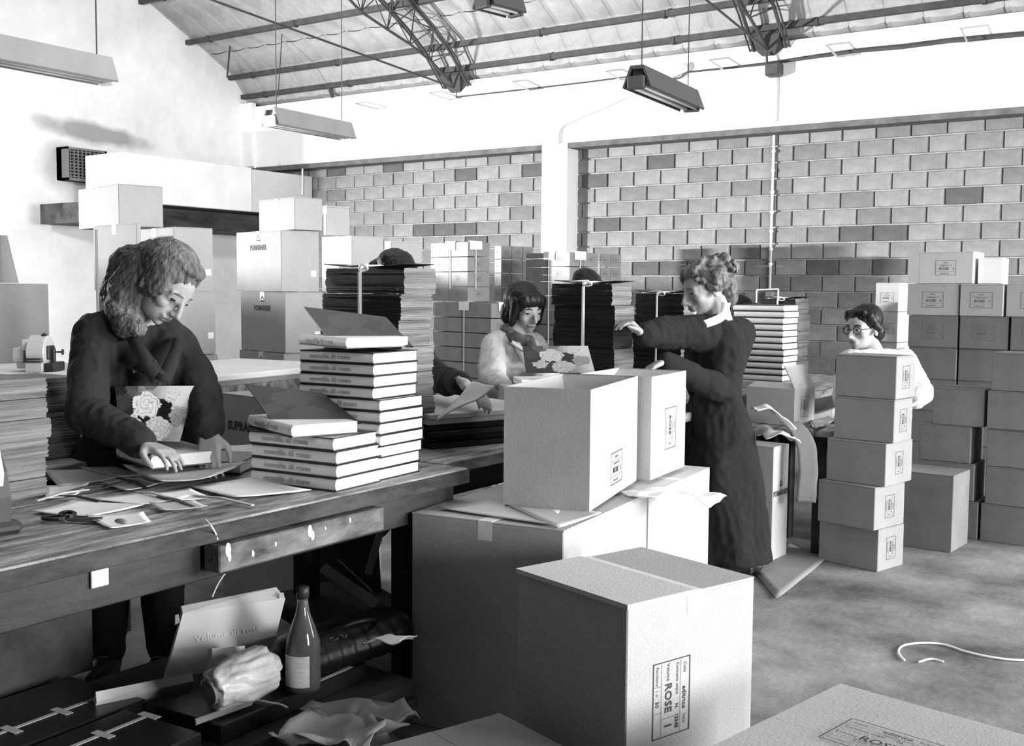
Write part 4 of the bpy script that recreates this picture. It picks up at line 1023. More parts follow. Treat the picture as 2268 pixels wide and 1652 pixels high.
# ================================================================== THINGS ON THE WORKBENCH
for i,(q,m_,lab) in enumerate((
 (((100,1045),(215,1040),(262,1062),(128,1080)),sheet,'grey board sheet on the bench beside the left sheet stack'),
 (((102,1080),(200,1070),(170,1100),(100,1108)),white,'white scrap below the grey board sheet at the left'),
 (((175,1038),(250,1037),(330,1052),(262,1060)),sheet,'second grey board sheet behind the scissors, near the woman'),
 (((70,1135),(160,1113),(330,1120),(195,1148)),white,'white sheet beside the scissors'),
 (((200,1108),(330,1092),(420,1102),(320,1122)),white,'white sheet in the middle of the bench'),
 (((190,1145),(318,1138),(335,1160),(245,1175)),white,'white sheet with a pebble on it at the front of the bench'),
 (((345,1095),(420,1085),(470,1105),(380,1112)),white,'small white sheet left of the short book stack'),
 (((420,1080),(560,1060),(690,1090),(520,1105)),white,'large white sheet at the foot of the short book stack'),
 (((225,1070),(300,1058),(350,1075),(280,1090)),sheet,'grey scrap between the sheets in the middle of the bench'),
 (((330,1118),(430,1112),(460,1125),(360,1135)),sheet,'grey scrap near the front edge of the bench'),
 (((505,990),(585,985),(585,1000),(510,1012)),sheet,'pale sheet behind the short book stack'))):
    ppaper(q,TH+.0015+.0008*i,lab,m_=m_,curl=.006,thick=.0012,seed=i)
rr=random.Random(11)
for i,(x0,y0,x1,y1) in enumerate(((80,1110,195,1085),(120,1098,220,1112),(260,1060,330,1085),(300,1090,390,1108),(350,1100,430,1125),(230,1080,310,1068),(430,1098,560,1120),(150,1090,240,1075))):
    a_=at(x0,y0,Z=TH+.008);c_=at(x1,y1,Z=TH+.008);b=MB();dv=(c_-a_);nv=Vector((-dv.y,dv.x,0)).normalized()*.006;mdl=(a_+c_)/2
    b.loft([[p-nv-mdl,p+nv-mdl,p+nv-mdl+Vector((0,0,.003+hz)),p-nv-mdl+Vector((0,0,.003+hz))] for p,hz in ((a_,0),((a_+c_)/2+nv*rr.uniform(-1,1)+Vector((0,0,.006)),.001),(c_,0))])
    o=b.build('paper_offcut',cover_d if i%3 else sheet);o.location=mdl;tag(o,'%s paper offcut, %s from the left edge of the bench'%('dark' if i%3 else 'grey',ORD[[0,1,4,5,7,3,8,2][i]]),'paper','paper offcuts on the bench')
# scissors
sc=empty('scissors',at(150,1155,Z=TH+.004),0,'pair of black handled scissors lying on the bench','scissors')
def ring(c,rx,ry,r,rot=0):return [Vector(c)+Vector((rx*math.cos(a)*math.cos(rot)-ry*math.sin(a)*math.sin(rot),rx*math.cos(a)*math.sin(rot)+ry*math.sin(a)*math.cos(rot),0)) for a in [2*PI*k/16 for k in range(17)]]
for k,(c,rot) in enumerate((((-.035,-.015,.008),.4),((-.03,.02,.012),-.5))):MB().tube(ring(c,.03,.018,0,rot),.0055,6,False).build('handle',leather,sc)
for k,an in enumerate((.45,.75)):
    MB().box((0,-.006,.002+.004*k),(.085,.006,.005+.004*k),Matrix.Rotation(an,4,'Z')).build('blade',steel,sc)
# pebble / lump of glue
o=MB().ell((0,0,.006),(.022,.010,.007)).build('glue_lump',mat('glue_grey',.25,.6,.4,30),smooth=True);o.location=at(268,1160,Z=TH+.016);tag(o,'small grey lump lying on the white sheet','lump')
o=MB().tube(bezpts([at(455,1150,Z=TH+.004),at(468,1165,Z=TH+.004),at(478,1182,X=TX1+.006),at(482,1195,X=TX1+.006)],5),.0022,5).build('thread',string);tag(o,'thin white thread hanging over the bench front','thread')
# tape machine at the left edge
mc=at(20,1185,Z=TH)
tm=empty('tape_machine',(mc.x-.10,mc.y-.02,TH+.001),math.radians(-8),'dark rounded tape machine with a white disc at the left edge of the bench','machine')
MB().cbox((-.16,-.06,0),(.10,.07,.03),.01).build('foot',machd,tm)
prof=[(-.16,.02),(.085,.02),(.088,.09),(.07,.15),(.03,.20),(-.03,.225),(-.10,.22),(-.16,.19)]
MB().loft([[Vector((x_,y_,z_)) for x_,z_ in prof] for y_ in (-.045,.045)]).build('housing',mat('dark_enamel',.06,.45,.2,6),tm)
prof=[(.088,.09),(.072,.155),(.03,.207),(-.03,.235),(-.10,.24),(-.10,.262),(-.03,.262),(.035,.232),(.075,.19),(.097,.13)]
MB().loft([[Vector((x_-.01,y_,z_+.02)) for x_,z_ in prof] for y_ in (-.03,.03)]).build('guard',label_w,tm)
MB().lathe([(.012,-.03),(.036,-.025),(.04,0),(.036,.025),(.012,.03)],Matrix.Translation((-.04,0,.31))@Matrix.Rotation(PI/2,4,'X'),20).build('knob',machd,tm,smooth=True)
MB().tube([(-.04,0,.24),(-.04,0,.31)],.010,8).build('stem',steel,tm)
for q in ((.03,-.047,.055),(.055,-.047,.07)):MB().ell(q,.005,n=8,m_=6).build('screw',chrome,tm)
# dark carton with paper disc behind the bench, left of the woman
C=at(175,1030,d=4.35);B=Vector((C.x-.15,C.y+.1,0))
T=carton(B,math.radians(-20),.34,.3,zt_(150,902,4.3),'dark carton with a torn white patch, left of the blond woman',cardd,tapew=0)
hh=zt_(150,902,4.3)
q=at(141,928,d=4.2);b=MB();b.lathe([(0.03,0),(.031,.001)],None,7);o=b.build('torn_label',label_w,T);Mx=(Matrix.Translation(T.location)@Matrix.Rotation(math.radians(-20),4,'Z')).inverted();lq=Mx@q;o.location=(min(.13,max(-.13,lq.x)),-.1515,lq.z);o.rotation_euler=(PI/2,0,0)
# binding machine on a table at far left
mz=at(90,822,d=6.0)
tbl=table('side_table',(mz.x-.7,mz.y-.4,0),1.15,.9,mz.z-.001,'table carrying the binding machine at the far left',top_m=white,planks=2)
bmach=empty('binding_machine',(mz.x,mz.y,mz.z),math.radians(38),'pale enamelled binding machine with black knobs on the left table','machine')
s_=6.0/F0
def MX(x0,x1,y0,y1,dy0,dy1,m_,nm):MB().cbox(((x0-88)*s_,dy0,(822-y1)*s_),((x1-88)*s_,dy1,(822-y0)*s_),.006).build(nm,m_,bmach)
MX(36,60,770,800,-.06,.1,mach,'motor_cover');MX(43,66,800,815,-.05,.1,mach,'foot')
MX(68,106,800,822,-.10,.12,mach,'base');MX(104,128,802,822,-.08,.1,machd,'bracket')
b=MB();b.lathe([(.10*.9,-.045),(.095,-.04),(.095,.045),(.09,.05)],Matrix.Translation((-.0,0,.10))@Matrix.Rotation(PI/2,4,'Y'),24);b.build('drum',mach,bmach,smooth=False)
MX(57,105,751,775,-.07,.08,mach,'hood');MX(98,114,765,795,-.05,.05,machd,'gear_cover')
for y_ in (791,797):MX(66,106,y_,y_+2,-.112,.1,machd,'roller')
MB().lathe([(.0,0),(.012,0),(.014,.12),(.008,.13)],Matrix.Translation((.07,0,0)),10).build('pillar',machd,bmach)
MB().tube([(.045,0,.15),(.03,-.01,.185)],.005,6).build('lever',steel,bmach);MB().ell((.028,-.01,.19),.018).build('lever_knob',machd,bmach,smooth=True)
MB().lathe([(.004,0),(.005,.03),(.016,.034),(.016,.040),(.003,.042)],Matrix.Translation((.082,0,.105))@Matrix.Rotation(PI/2,4,'Y'),12).build('hand_knob',machd,bmach,smooth=True)
# ================================================================== UNDER THE BENCH
sh=zs+.001
# taped dark boxes lying flat on the shelf
db1=[(60,1480),(240,1440),(640,1540),(470,1652)]
tk=[at(x_,y_,Z=sh+.05) for x_,y_ in ((520,1652),(180,1500),(560,1475),(880,1500))]
for i,(cx_,cy_,w_,l_) in enumerate(((-2.36,1.55,.30,.62),(-2.70,1.62,.34,.62),(-2.36,2.22,.26,.60))):
    T=empty('flat_box',(cx_,cy_,sh),math.radians((3,2,2)[i]),('dark flat box with white tape, nearest on the bench shelf','dark flat box at the back of the bench shelf','dark flat box on the shelf under the bottle')[i],'box','dark flat boxes under the bench')
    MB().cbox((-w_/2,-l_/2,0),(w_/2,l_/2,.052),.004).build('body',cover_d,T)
    if i<2:
        tx=at(325,1592,Z=sh+.052).x-cx_ if i==0 else .05;ty=at(325,1592,Z=sh+.052).y-cy_ if i==0 else .1
        MB().box((-.007+tx,-l_/2-.001,.0515),(.007+tx,l_/2,.0532)).build('tape',tape,T)
        for yy in (ty-.13,ty+.02):MB().box((-.03+tx,yy-.012,.0530),(.04+tx,yy+.012,.0540)).build('tape',tape,T)
    else:
        MB().box((.05,-l_/2+.02,.0515),(.064,-l_/2+.16,.0532)).build('tape',tape,T);MB().box((w_/2-.02,.0,.0515),(w_/2-.006,.24,.0532)).build('tape',white,T)
sh2=sh+.054
# cardboard sleeve leaning back
L4=[at(365,1505,d=3.22),at(598,1462,d=3.36),at(632,1325,d=3.42),at(405,1358,d=3.28)]
def slab(P,th,name,m_,label,cat,rounded=False,loc=None,group=None):
    c=sum((Vector(p) for p in P),Vector())/4;n=(Vector(P[1])-Vector(P[0])).cross(Vector(P[3])-Vector(P[0])).normalized()*th
    b=MB();vs_=[Vector(p)-c for p in P]+[Vector(p)-c-n for p in P]
    b.add(vs_,[(0,1,2,3),(7,6,5,4),(0,4,5,1),(1,5,6,2),(2,6,7,3),(3,7,4,0)]);o=b.build(name,m_,loc=c);return tag(o,label,cat,group)
T=empty('cardboard_sleeve',(L4[0]+L4[2])/2,0,'big pale cardboard sleeve leaning upright under the bench','cardboard')
c=T.location
def loc4(P):return [Vector(p)-c for p in P]
n=(L4[1]-L4[0]).cross(L4[3]-L4[0]).normalized()
def pl(P,th,nm,m_,par=T):
    P=loc4(P);b=MB();vs_=P+[p-n*th for p in P];b.add(vs_,[(0,1,2,3),(7,6,5,4),(0,4,5,1),(1,5,6,2),(2,6,7,3),(3,7,4,0)]);return b.build(nm,m_,par)
pl(L4,.035,'body',mat('sleeve_board',.68,.85,.06,6))
pl([at(405,1358,d=3.28),at(632,1325,d=3.42),at(612,1300,d=3.45),at(402,1342,d=3.31)],.03,'top_flap',white)
pl([at(388,1362,d=3.27),at(396,1360,d=3.27),at(398,1378,d=3.27),at(388,1384,d=3.27)],.004,'tuck_tab',card2);pl([at(618,1325,d=3.41),at(630,1322,d=3.41),at(628,1312,d=3.41),at(619,1314,d=3.41)],.004,'tuck_tab',white)
t=MB();addtext(t,'Volume di rose',0,0,.024,.02,.2)
uu=(L4[1]-L4[0]).normalized();vv=n.cross(uu);Mx=Matrix((uu,vv,n)).transposed().to_4x4();Mx.translation=(L4[0]*.22+L4[1]*.22+L4[2]*.28+L4[3]*.28)+n*.002-c
t.v=[Mx@v for v in t.v];t.build('printed_text',white,T)
slab([at(470,1500,d=3.12),at(548,1490,d=3.17),at(542,1430,d=3.19),at(470,1436,d=3.14)],.05,'small_carton',white,'small white carton between sleeve and plastic roll','box')
slab([at(455,1482,d=3.09),at(470,1494,d=3.09),at(478,1478,d=3.1),at(463,1470,d=3.1)],.004,'paper_scrap',white,'white paper scrap before the leaning sleeve','paper')
# long white box at left
slab([at(214,1555,d=3.04),at(430,1508,d=3.20),at(424,1490,d=3.22),at(212,1532,d=3.06)],.07,'long_box',white,'long narrow white box lying at the front of the bench shelf','box')
# plastic wrapped roll
a_=at(470,1532,d=2.97);c_=at(590,1478,d=3.10);b=MB();b.tube([a_-a_,(c_-a_)*.5,(c_-a_)],[.053,.070,.067],20);b.cap((c_-a_)*.9,.062,(c_-a_)*1.03,.04)
b.cap((c_-a_)*.4+Vector((.0,-.02,-.05)),.02,(c_-a_)*.9+Vector((0,-.02,-.05)),.022)
o=voxel(b,'plastic_roll',plastic,.005,None,2,lambda p,n_:.008*noise.noise(Vector((p.x*30+p.y*8,p.y*9,p.z*60))));o.location=a_
tag(o,'roll wrapped in wrinkled clear plastic under the bench','roll')
dr=(c_-a_).normalized();o2_=MB().tube([Vector((0,0,0)),-dr*.012],[.034,.034],16).build('roll_end',mat('roll_grey',.2,.8,.5,30),o)
slab([at(435,1600,d=2.90),at(560,1555,d=3.03),at(557,1548,d=3.04),at(432,1592,d=2.91)],.01,'wooden_ruler',woodl,'thin pale ruler in front of the plastic roll','ruler')
o=MB().tube(bezpts([at(x_,y_,Z=sh2+.006) for x_,y_ in ((560,1548),(600,1556),(622,1560),(637,1567))],4),.003,6).build('string',string);tag(o,'stiff white string end on the shelf under the bench','string')
# bottle
bp=at(672,1527,Z=sh2);s_=dep(bp)/F0
bo=empty('bottle',bp,0,'dark wine bottle with a pale paper label under the bench','bottle');bo.scale=(1.17,1.17,1.0)
hB=(1527-1297)*s_
MB().lathe([(.028,0),(.041,.004),(.0425,.02),(.0425,.115),(.041,.145),(.030,.185),(.018,.222),(.0135,.25),(.0125,hB-.02),(.0150,hB-.018),(.0150,hB-.004),(.0125,hB)],None,28).build('glass_body',glass,bo,smooth=True)
q=MB();ns=20;q.add([Vector((.0434*math.cos(a),.0434*math.sin(a),z)) for z in (.022,.112) for a in [math.radians(-175+k*150/ns) for k in range(ns+1)]],[(k,k+1,ns+2+k,ns+1+k) for k in range(ns)]);q.build('paper_label',mat('bottle_label',.7,.7,.2,40,stretch=(1,1,4)),bo,smooth=True)
MB().lathe([(.0158,hB-.03),(.0158,hB+.002),(.012,hB+.004)],None,20).build('cork_cap',machd,bo,smooth=True)
MB().lathe([(.036,.006),(.0395,.012),(.0395,.15),(.036,.153)],None,24).build('wine',dark,bo,smooth=True)
# leather bag
bg=at(785,1478,Z=sh2);T=empty('leather_bag',bg,0,'black shiny leather handbag lying under the bench beside the bottle','bag')
b=MB();u_=Vector((.03,.30,0)).normalized();vv=Vector((-u_.y,u_.x,0))
for i in range(7):
    t_=(i/6-.5)*.24;b.ell(u_*t_*1.35+vv*.05+Vector((0,0,.068)),(.105,.10,.070))
o=voxel(b,'body',leather,.006,T,4,lambda p,n_:.005*noise.noise(Vector((p.x*8,p.y*5,p.z*45))))
MB().tube(bezpts([u_*-.10+Vector((-.02,0,.115)),u_*-.06+Vector((.03,0,.15)),u_*.02+Vector((.04,0,.15)),u_*.09+Vector((.0,0,.12))],6),.007,8).build('strap',leather,T,smooth=True)
for t_ in (-.09,-.055):MB().tube([v+u_*t_+Vector((.03,-.02,.122)) for v in ring((0,0,0),.012,.010,0)],.002,6,False).build('buckle_ring',chrome,T)
MB().ell(u_*-.02+Vector((.075,-.02,.10)),(.007,.007,.004)).build('press_stud',chrome,T)
b=MB();P=[at(845,1408,d=3.35),at(880,1392,d=3.35),at(914,1396,d=3.3),at(893,1440,d=3.25)];c4=P[0];vs_=[];fs=[]
crumple([at(835,1418,d=3.28),at(862,1412,d=3.22),at(888,1414,d=3.16),at(908,1404,d=3.14)],.09,'crumpled white tissue sticking out behind the leather bag',white,.02,'paper_tissue','paper',seed=2)
crumple([at(690,1392,d=3.42),at(712,1402,d=3.42),at(735,1400,d=3.42)],.08,'white paper corner behind the bottle under the bench',white,.006,'paper_scrap','paper',seed=4)
# planks leaning in the dark behind the bench shelf
for (p_,q_,w_,lab) in (((720,1262,3.9),(840,1345,3.7),.05,'pale slat leaning under the bench right of the bottle'),((842,1180,3.8),(815,1272,3.75),.03,'short upright slat under the right end of the bench'),((750,1240,4.0),(825,1310,3.9),.008,'thin stick leaning in the dark under the bench')):
    a_=at(p_[0],p_[1],d=p_[2]);c_=at(q_[0],q_[1],d=q_[2]);o=MB().tube([Vector(),c_-a_],w_/2,4).build('wood_offcut',woodl,loc=a_);tag(o,lab,'slat','slats under the bench')
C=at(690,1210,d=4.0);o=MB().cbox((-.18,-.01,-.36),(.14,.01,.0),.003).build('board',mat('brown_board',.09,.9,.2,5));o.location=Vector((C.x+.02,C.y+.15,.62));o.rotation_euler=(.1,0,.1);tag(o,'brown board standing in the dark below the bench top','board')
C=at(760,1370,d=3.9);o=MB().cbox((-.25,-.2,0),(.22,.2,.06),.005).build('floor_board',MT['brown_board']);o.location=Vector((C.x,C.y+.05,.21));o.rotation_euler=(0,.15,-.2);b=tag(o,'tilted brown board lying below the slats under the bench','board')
# crumpled sheets on the floor at the bottom edge
crumple([at(770,1590,d=2.9),at(800,1575,d=2.95),at(850,1620,d=2.8),at(900,1650,d=2.85)],.22,'crumpled brown packing paper on the floor between bench and cartons',cardd,.05,'packing_paper','paper',seed=12,thick=.003)
crumple([at(700,1640,d=2.6),at(760,1600,d=2.8),at(800,1590,d=2.9)],.25,'dark crumpled paper on the floor under the bench end',cardd,.05,'packing_paper','paper',seed=15,thick=.003)
q=[at(x_,y_,d=3.4) for x_,y_ in ((470,1322),(482,1295),(500,1268),(520,1256))];o=MB().tube(bezpts(q,5),.003,5).build('string',string);tag(o,'white string hanging down behind the sleeve under the bench','string')
# ================================================================== PEOPLE
BK_=-Vector((FW.x,FW.y,0)).normalized()   # towards the camera
RG=Vector((RT.x,RT.y,0)).normalized()     # image right
ZZ=Vector((0,0,1))
def hd(a,b,c):return (RG*a+BK_*b+ZZ*c).normalized()   # direction: right, towards camera, up
def headframe(face,up=ZZ):
    y=face.normalized();x=y.cross(up).normalized();z=x.cross(y);return Matrix((x,y,z)).transposed()
def head_vol(b,c,M,s=1.0,neck=None,jaw=1.0):
    def p(x,y,z):return Vector(c)+M@Vector((x*s,y*s,z*s))
    E_=lambda q,r:b.ell(p(*q),Vector(r)*s,M,18,12)
    E_((0,-.018,.035),(.074,.092,.088));E_((0,.030,.02),(.064,.062,.075));E_((0,.028,-.045),(.052*jaw,.060,.062))
    E_((0,.070,-.088),(.019,.017,.015));E_((0,.052,-.07),(.035*jaw,.036,.03))
    for q in (-1,1):
        E_((q*.040,.055,-.022),(.022,.026,.022));b.cap(p(q*.012,.086,.026),.008*s,p(q*.048,.072,.024),.008*s)
        E_((q*.076,-.008,-.012),(.007,.018,.031));b.cap(p(q*.006,.108,-.034),.007*s,p(q*.013,.098,-.036),.006*s)
        b.cap(p(q*.02,.080,.008),.012*s,p(q*.042,.070,.006),.011*s)
    b.cap(p(0,.088,.018),.0085*s,p(0,.117,-.030),.0105*s)
    b.cap(p(0,.104,-.026),.011*s,p(0,.088,-.040),.013*s)
    b.cap(p(-.018,.088,-.056),.0075*s,p(.018,.088,-.056),.0075*s);b.cap(p(-.015,.086,-.067),.0085*s,p(.015,.086,-.067),.0085*s)
    b.ell(p(0,.088,-.060),Vector((.02,.012,.014))*s,M)
    if neck is not None:b.cap(p(0,-.025,-.06),.052*s,neck,.058*s)
def face_parts(T,c,M,s=1.0,glasses=False,down=True,brow=hairk,L=None):
    L=L or Vector()
    def p(x,y,z):return Vector(c)+M@Vector((x*s,y*s,z*s))-L
    for q in (-1,1):
        e=MB().ell(p(q*.031,.0795,.006),Vector((.0145,.0095,.0075 if not down else .0055))*s,M,14,8).build('eye',eyed if down else eyew,T,smooth=True)
        if not down:MB().ell(p(q*.029,.0885,.006),Vector((.0055,.003,.0055))*s,M,10,6).build('iris',eyed,e,smooth=True)
        MB().tube([p(q*.014,.0905,.0275),p(q*.032,.0875,.032),p(q*.049,.078,.0255)],[.0028*s,.0036*s,.002*s],6).build('eyebrow',brow,T)
    MB().tube([p(-.022,.0915,-.0605),p(-.010,.0955,-.0585),p(0,.0965,-.0605),p(.010,.0955,-.0585),p(.022,.0915,-.0605)],[.002*s,.0042*s,.0045*s,.0042*s,.002*s],6).build('lips',lipm,T,smooth=True)
    if glasses:
        g=empty('glasses',(0,0,0));g.parent=T
        for q in (-1,1):
            MB().tube([p(q*.033+.024*math.cos(a),.099-.006*abs(math.cos(a)),.004+.019*math.sin(a)) for a in [2*PI*k/18 for k in range(19)]],.0026*s,6,False).build('rim',machd,g)
            MB().tube([p(q*.056,.095,.008),p(q*.078,.0,.006)],.0022*s,6).build('temple',machd,g)
        MB().tube([p(-.011,.104,.008),p(.011,.104,.008)],.0024*s,6).build('bridge',machd,g)
def hand_vol(b,w,f,n,curl=(.35,.45,.35),spread=.06,thumb=1,s=1.0,tin=.5):
    """w wrist, f finger direction, n palm-facing direction"""
    f=f.normalized();n=(n-f*n.dot(f)).normalized();sd=f.cross(n).normalized()*thumb   # sd: thumb side
    w=Vector(w);b.cap(w-f*.03,.024*s,w,.024*s)
    ln=(.072,.080,.074,.058);ra=.0088*s
    for i in range(4):
        off=(1.5-i)*.0195*s;k=w+f*.082*s*(1-.03*abs(i-1))+sd*off
        b.cap(w+sd*off*.6+f*.01,.0155*s,k,.0115*s);
        d=(f+sd*spread*(1.5-i)).normalized();p=k;seg=(.45,.31,.24)
        for j in range(3):
            ax=d.cross(n).normalized();a=curl[j]
            d=(d*math.cos(a)+n*math.sin(a)).normalized();nn=(n*math.cos(a)-f*math.sin(a))
            n_next=(n-d*n.dot(d));n_next=n_next.normalized() if n_next.length>1e-3 else n
            q=p+d*ln[i]*s*seg[j];b.cap(p,ra*(1-.1*j),q,ra*(.9-.1*j));p=q
            n_loc=n_next
            n=n if j==2 else n
    t0=w+f*.022*s+sd*.022*s;t1=t0+(f*.6+sd*.75+n*.25).normalized()*.042*s;t2=t1+(f*.9+sd*(.35-tin*.3)+n*tin).normalized()*.032*s;t3=t2+(f+n*tin-sd*.1).normalized()*.024*s
    b.cap(w+f*.01,.018*s,t0,.016*s);b.cap(t0,.0145*s,t1,.0115*s);b.cap(t1,.011*s,t2,.0095*s);b.cap(t2,.0095*s,t3,.008*s)
def folds(amp,f1=9,f2=26,seed=0,dirz=.45):
    o_=Vector((seed*3.1,seed*1.7,seed))
    return lambda p,n_:amp*(noise.noise(Vector((p.x*f1,p.y*f1,p.z*f1*dirz))+o_)*1.3+.5*(1-abs(noise.noise(Vector((p.x*f2,p.y*f2,p.z*f2*.6))+o_))*2))
def strands(M,f=90,amp=.004,big=.008):
    Mi=M.inverted()
    def fn(p,n_):
        q=Mi@p;return amp*noise.noise(Vector((q.x*f,q.y*f,q.z*f*.16)))+big*noise.noise(Vector((q.x*14,q.y*14,q.z*8)))
    return fn
def limb(b,pts,rs):
    for i in range(len(pts)-1):b.cap(pts[i],rs[i],pts[i+1],rs[i+1])
def ellring(c,u,v,a,b_,n=24,wav=0,k=7,ph=0):
    return [Vector(c)+u*(a*(1+wav*math.sin(k*t+ph))*math.cos(t))+v*(b_*(1+wav*math.sin(k*t+ph))*math.sin(t)) for t in [2*PI*i/n for i in range(n)]]
# ---------------------------------------------------------------- woman 1 (blond, at the workbench)
def P1(x,y,d=3.62):return at(x,y,d=d)
W1=empty('person',(at(330,1040,d=3.75).x,at(330,1040,d=3.75).y,0),0,'blond woman in a dark overall bending over the workbench, hands on an open book','person')
L1=W1.location
hc=P1(364,632,3.58);face=hd(.62,.36,-.66);M1=headframe(face,hd(.60,0,.80))
neckb=P1(305,728,3.66)
shR=P1(212,742,3.58);shL=P1(392,765,3.72);elR=P1(190,915,3.42);wrR=P1(318,985,3.30);elL=P1(452,880,3.62);wrL=P1(464,950,3.50)
waist=P1(315,1000,3.88);chest=P1(310,840,3.68);hip=Vector((waist.x-.08,waist.y+.02,.90));
b=MB();head_vol(b,hc-L1,M1,1.02,neckb-L1)
limb(b,[shR-L1,elR-L1,wrR-L1],[.045,.04,.027]);limb(b,[shL-L1,elL-L1,wrL-L1],[.045,.04,.027])
b.cap(neckb-L1,.07,chest-L1,.10);b.cap(chest-L1,.10,waist-L1,.10);b.cap(waist-L1,.10,hip-L1,.11)
fR=P1(405,1015,3.22)-wrR
hand_vol(b,wrR-L1+fR.normalized()*.012,fR,hd(.05,.15,-1),(.30,.35,.3),.10,-1,1.0)
hand_vol(b,wrL-L1+ZZ*-.01,hd(.05,.30,-.75),hd(-.1,1,-.15)*-1,(.30,.45,.4),.05,1,1.0)
ft=[]
for q in (-1,1):
    kn=hip+RG*q*.10+ZZ*-.42;an=kn+ZZ*-.41;limb(b,[hip+RG*q*.09-L1,kn-L1,an-L1],[.085,.055,.04]);b.cap(an-L1,.04,an+BK_*.13-ZZ*.045-L1,.032)
voxel(b,'body',skin,.0052,W1,3)
face_parts(W1,hc,M1,1.02,down=True,brow=hairb,L=L1)
b=MB();
limb(b,[shR-L1,elR-L1,wrR+(elR-wrR)*.06-L1],[.072,.062,.050]);limb(b,[shL-L1,elL-L1,wrL+(elL-wrL)*.1-L1],[.070,.060,.046])
b.cap(shR+(neckb-shR)*.2-L1,.075,shL+(neckb-shL)*.3-L1,.075)
for q in (-1,0,1):
    b.cap(chest+RG*q*.075+ZZ*.02-L1,.115,waist+RG*q*.085-L1,.115);b.cap(waist+RG*q*.085-L1,.115,hip+RG*q*.09-ZZ*.12-L1,.12)
    b.cap(neckb+RG*q*.09-ZZ*.08-L1,.085,chest+RG*q*.07-L1,.115)
b.cap(chest+BK_*.07+RG*.06+ZZ*.0-L1,.075,chest+BK_*.06+RG*.06-ZZ*.08-L1,.07);b.cap(chest+BK_*.07-RG*.05-L1,.075,chest+BK_*.06-RG*.05-ZZ*.08-L1,.07)
b.cap(neckb-L1,.072,neckb+hd(.3,.3,-1)*.05-L1,.08)
for q in (-1,1):b.cap(hip+RG*q*.09-ZZ*.1-L1,.105,hip+RG*q*.10-ZZ*.45-L1,.085);b.cap(hip+RG*q*.10-ZZ*.45-L1,.085,hip+RG*q*.10-ZZ*.80-L1,.060)
coat=voxel(b,'overall',coatm,.008,W1,3,folds(.009,11,30,1))
def ribbon(pts,w_,nrm,m_,name,par,L,th=.006):
    P=bezpts([Vector(p) for p in pts],4);b=MB();vs_=[]
    for i,p in enumerate(P):
        t=(P[min(i+1,len(P)-1)]-P[max(i-1,0)]).normalized();s_=t.cross(nrm).normalized();ww=w_[0]+(w_[1]-w_[0])*i/(len(P)-1)
        vs_+=[p-s_*ww/2-L,p+s_*ww/2-L,p+s_*ww/2-nrm*th-L,p-s_*ww/2-nrm*th-L]
    fs=[]
    for i in range(len(P)-1):
        for k in range(4):fs.append((i*4+k,i*4+(k+1)%4,(i+1)*4+(k+1)%4,(i+1)*4+k))
    fs.append((3,2,1,0));n=len(P)*4;fs.append((n-4,n-3,n-2,n-1));b.add(vs_,fs);return b.build(name,m_,par,smooth=True)
for q in (-1,1):
    p=hip+RG*q*.10;p.z=0;b=MB();b.cap(p+ZZ*.05-L1,.048,p+BK_*.16+ZZ*.035-L1,.036);b.box(p-L1+Vector((-.03,-.03,0)),p-L1+Vector((.03,.03,.03)));voxel(b,'shoe',shoe,.007,W1,3)
# collar and lapels, pocket flap, cuffs, buttons
nf=hd(.25,1,.15)
for (pp_,w_) in ((((290,742,3.52),(318,790,3.47),(352,840,3.47)),(.035,.055)),(((395,748,3.58),(385,790,3.50),(360,845,3.47)),(.03,.05))):
    ribbon([P1(*q) for q in pp_],w_,nf,mat('overall_trim',.030,.95,.3,30),'collar',W1,L1)
ribbon([P1(278,812,3.50),P1(318,828,3.47)],(.012,.012),nf,MT['overall_trim'],'pocket_flap',W1,L1)
for (x_,y_) in ((343,800),(352,850),(296,823)):MB().ell(P1(x_,y_,3.475)-L1,.006).build('button',machd,W1)
MB().tube(ring(wrL+hd(0,.3,-.75)*.12-L1+RG*.0,.009,.009,0),.0018,5,False).build('ring',chrome,W1)
# hair: swept back, shoulder length, curled ends
b=MB()
def ph(x,y,z):return hc-L1+M1@Vector((x,y,z))
b.ell(ph(0,-.030,.055),(.098,.108,.090),M1,20,14);b.ell(ph(-.01,-.075,.0),(.092,.075,.10),M1);b.ell(ph(0,.030,.104),(.066,.045,.026),M1)
b.ell(ph(-.062,-.020,.028),(.030,.050,.060),M1);b.ell(ph(.060,.005,.02),(.030,.055,.070),M1)
hp=[P1(338,598,3.62),P1(300,640,3.62),P1(282,690,3.58),P1(284,720,3.54)]
limb(b,[q-L1 for q in hp],[.100,.088,.062,.048])
limb(b,[P1(300,600,3.66)-L1,P1(270,650,3.66)-L1,P1(262,680,3.62)-L1],[.09,.07,.045])
b.cap(P1(255,668,3.6)-L1,.028,P1(262,690,3.55)-L1,.04);b.cap(P1(280,718,3.52)-L1,.038,P1(306,728,3.50)-L1,.030)
hair=voxel(b,'hair',hairb,.005,W1,2,strands(M1,150,.005,.006))
MB().cap(P1(250,660,3.6)-L1,.014,P1(256,664,3.6)-L1,.014).build('hair',hairb,hair)
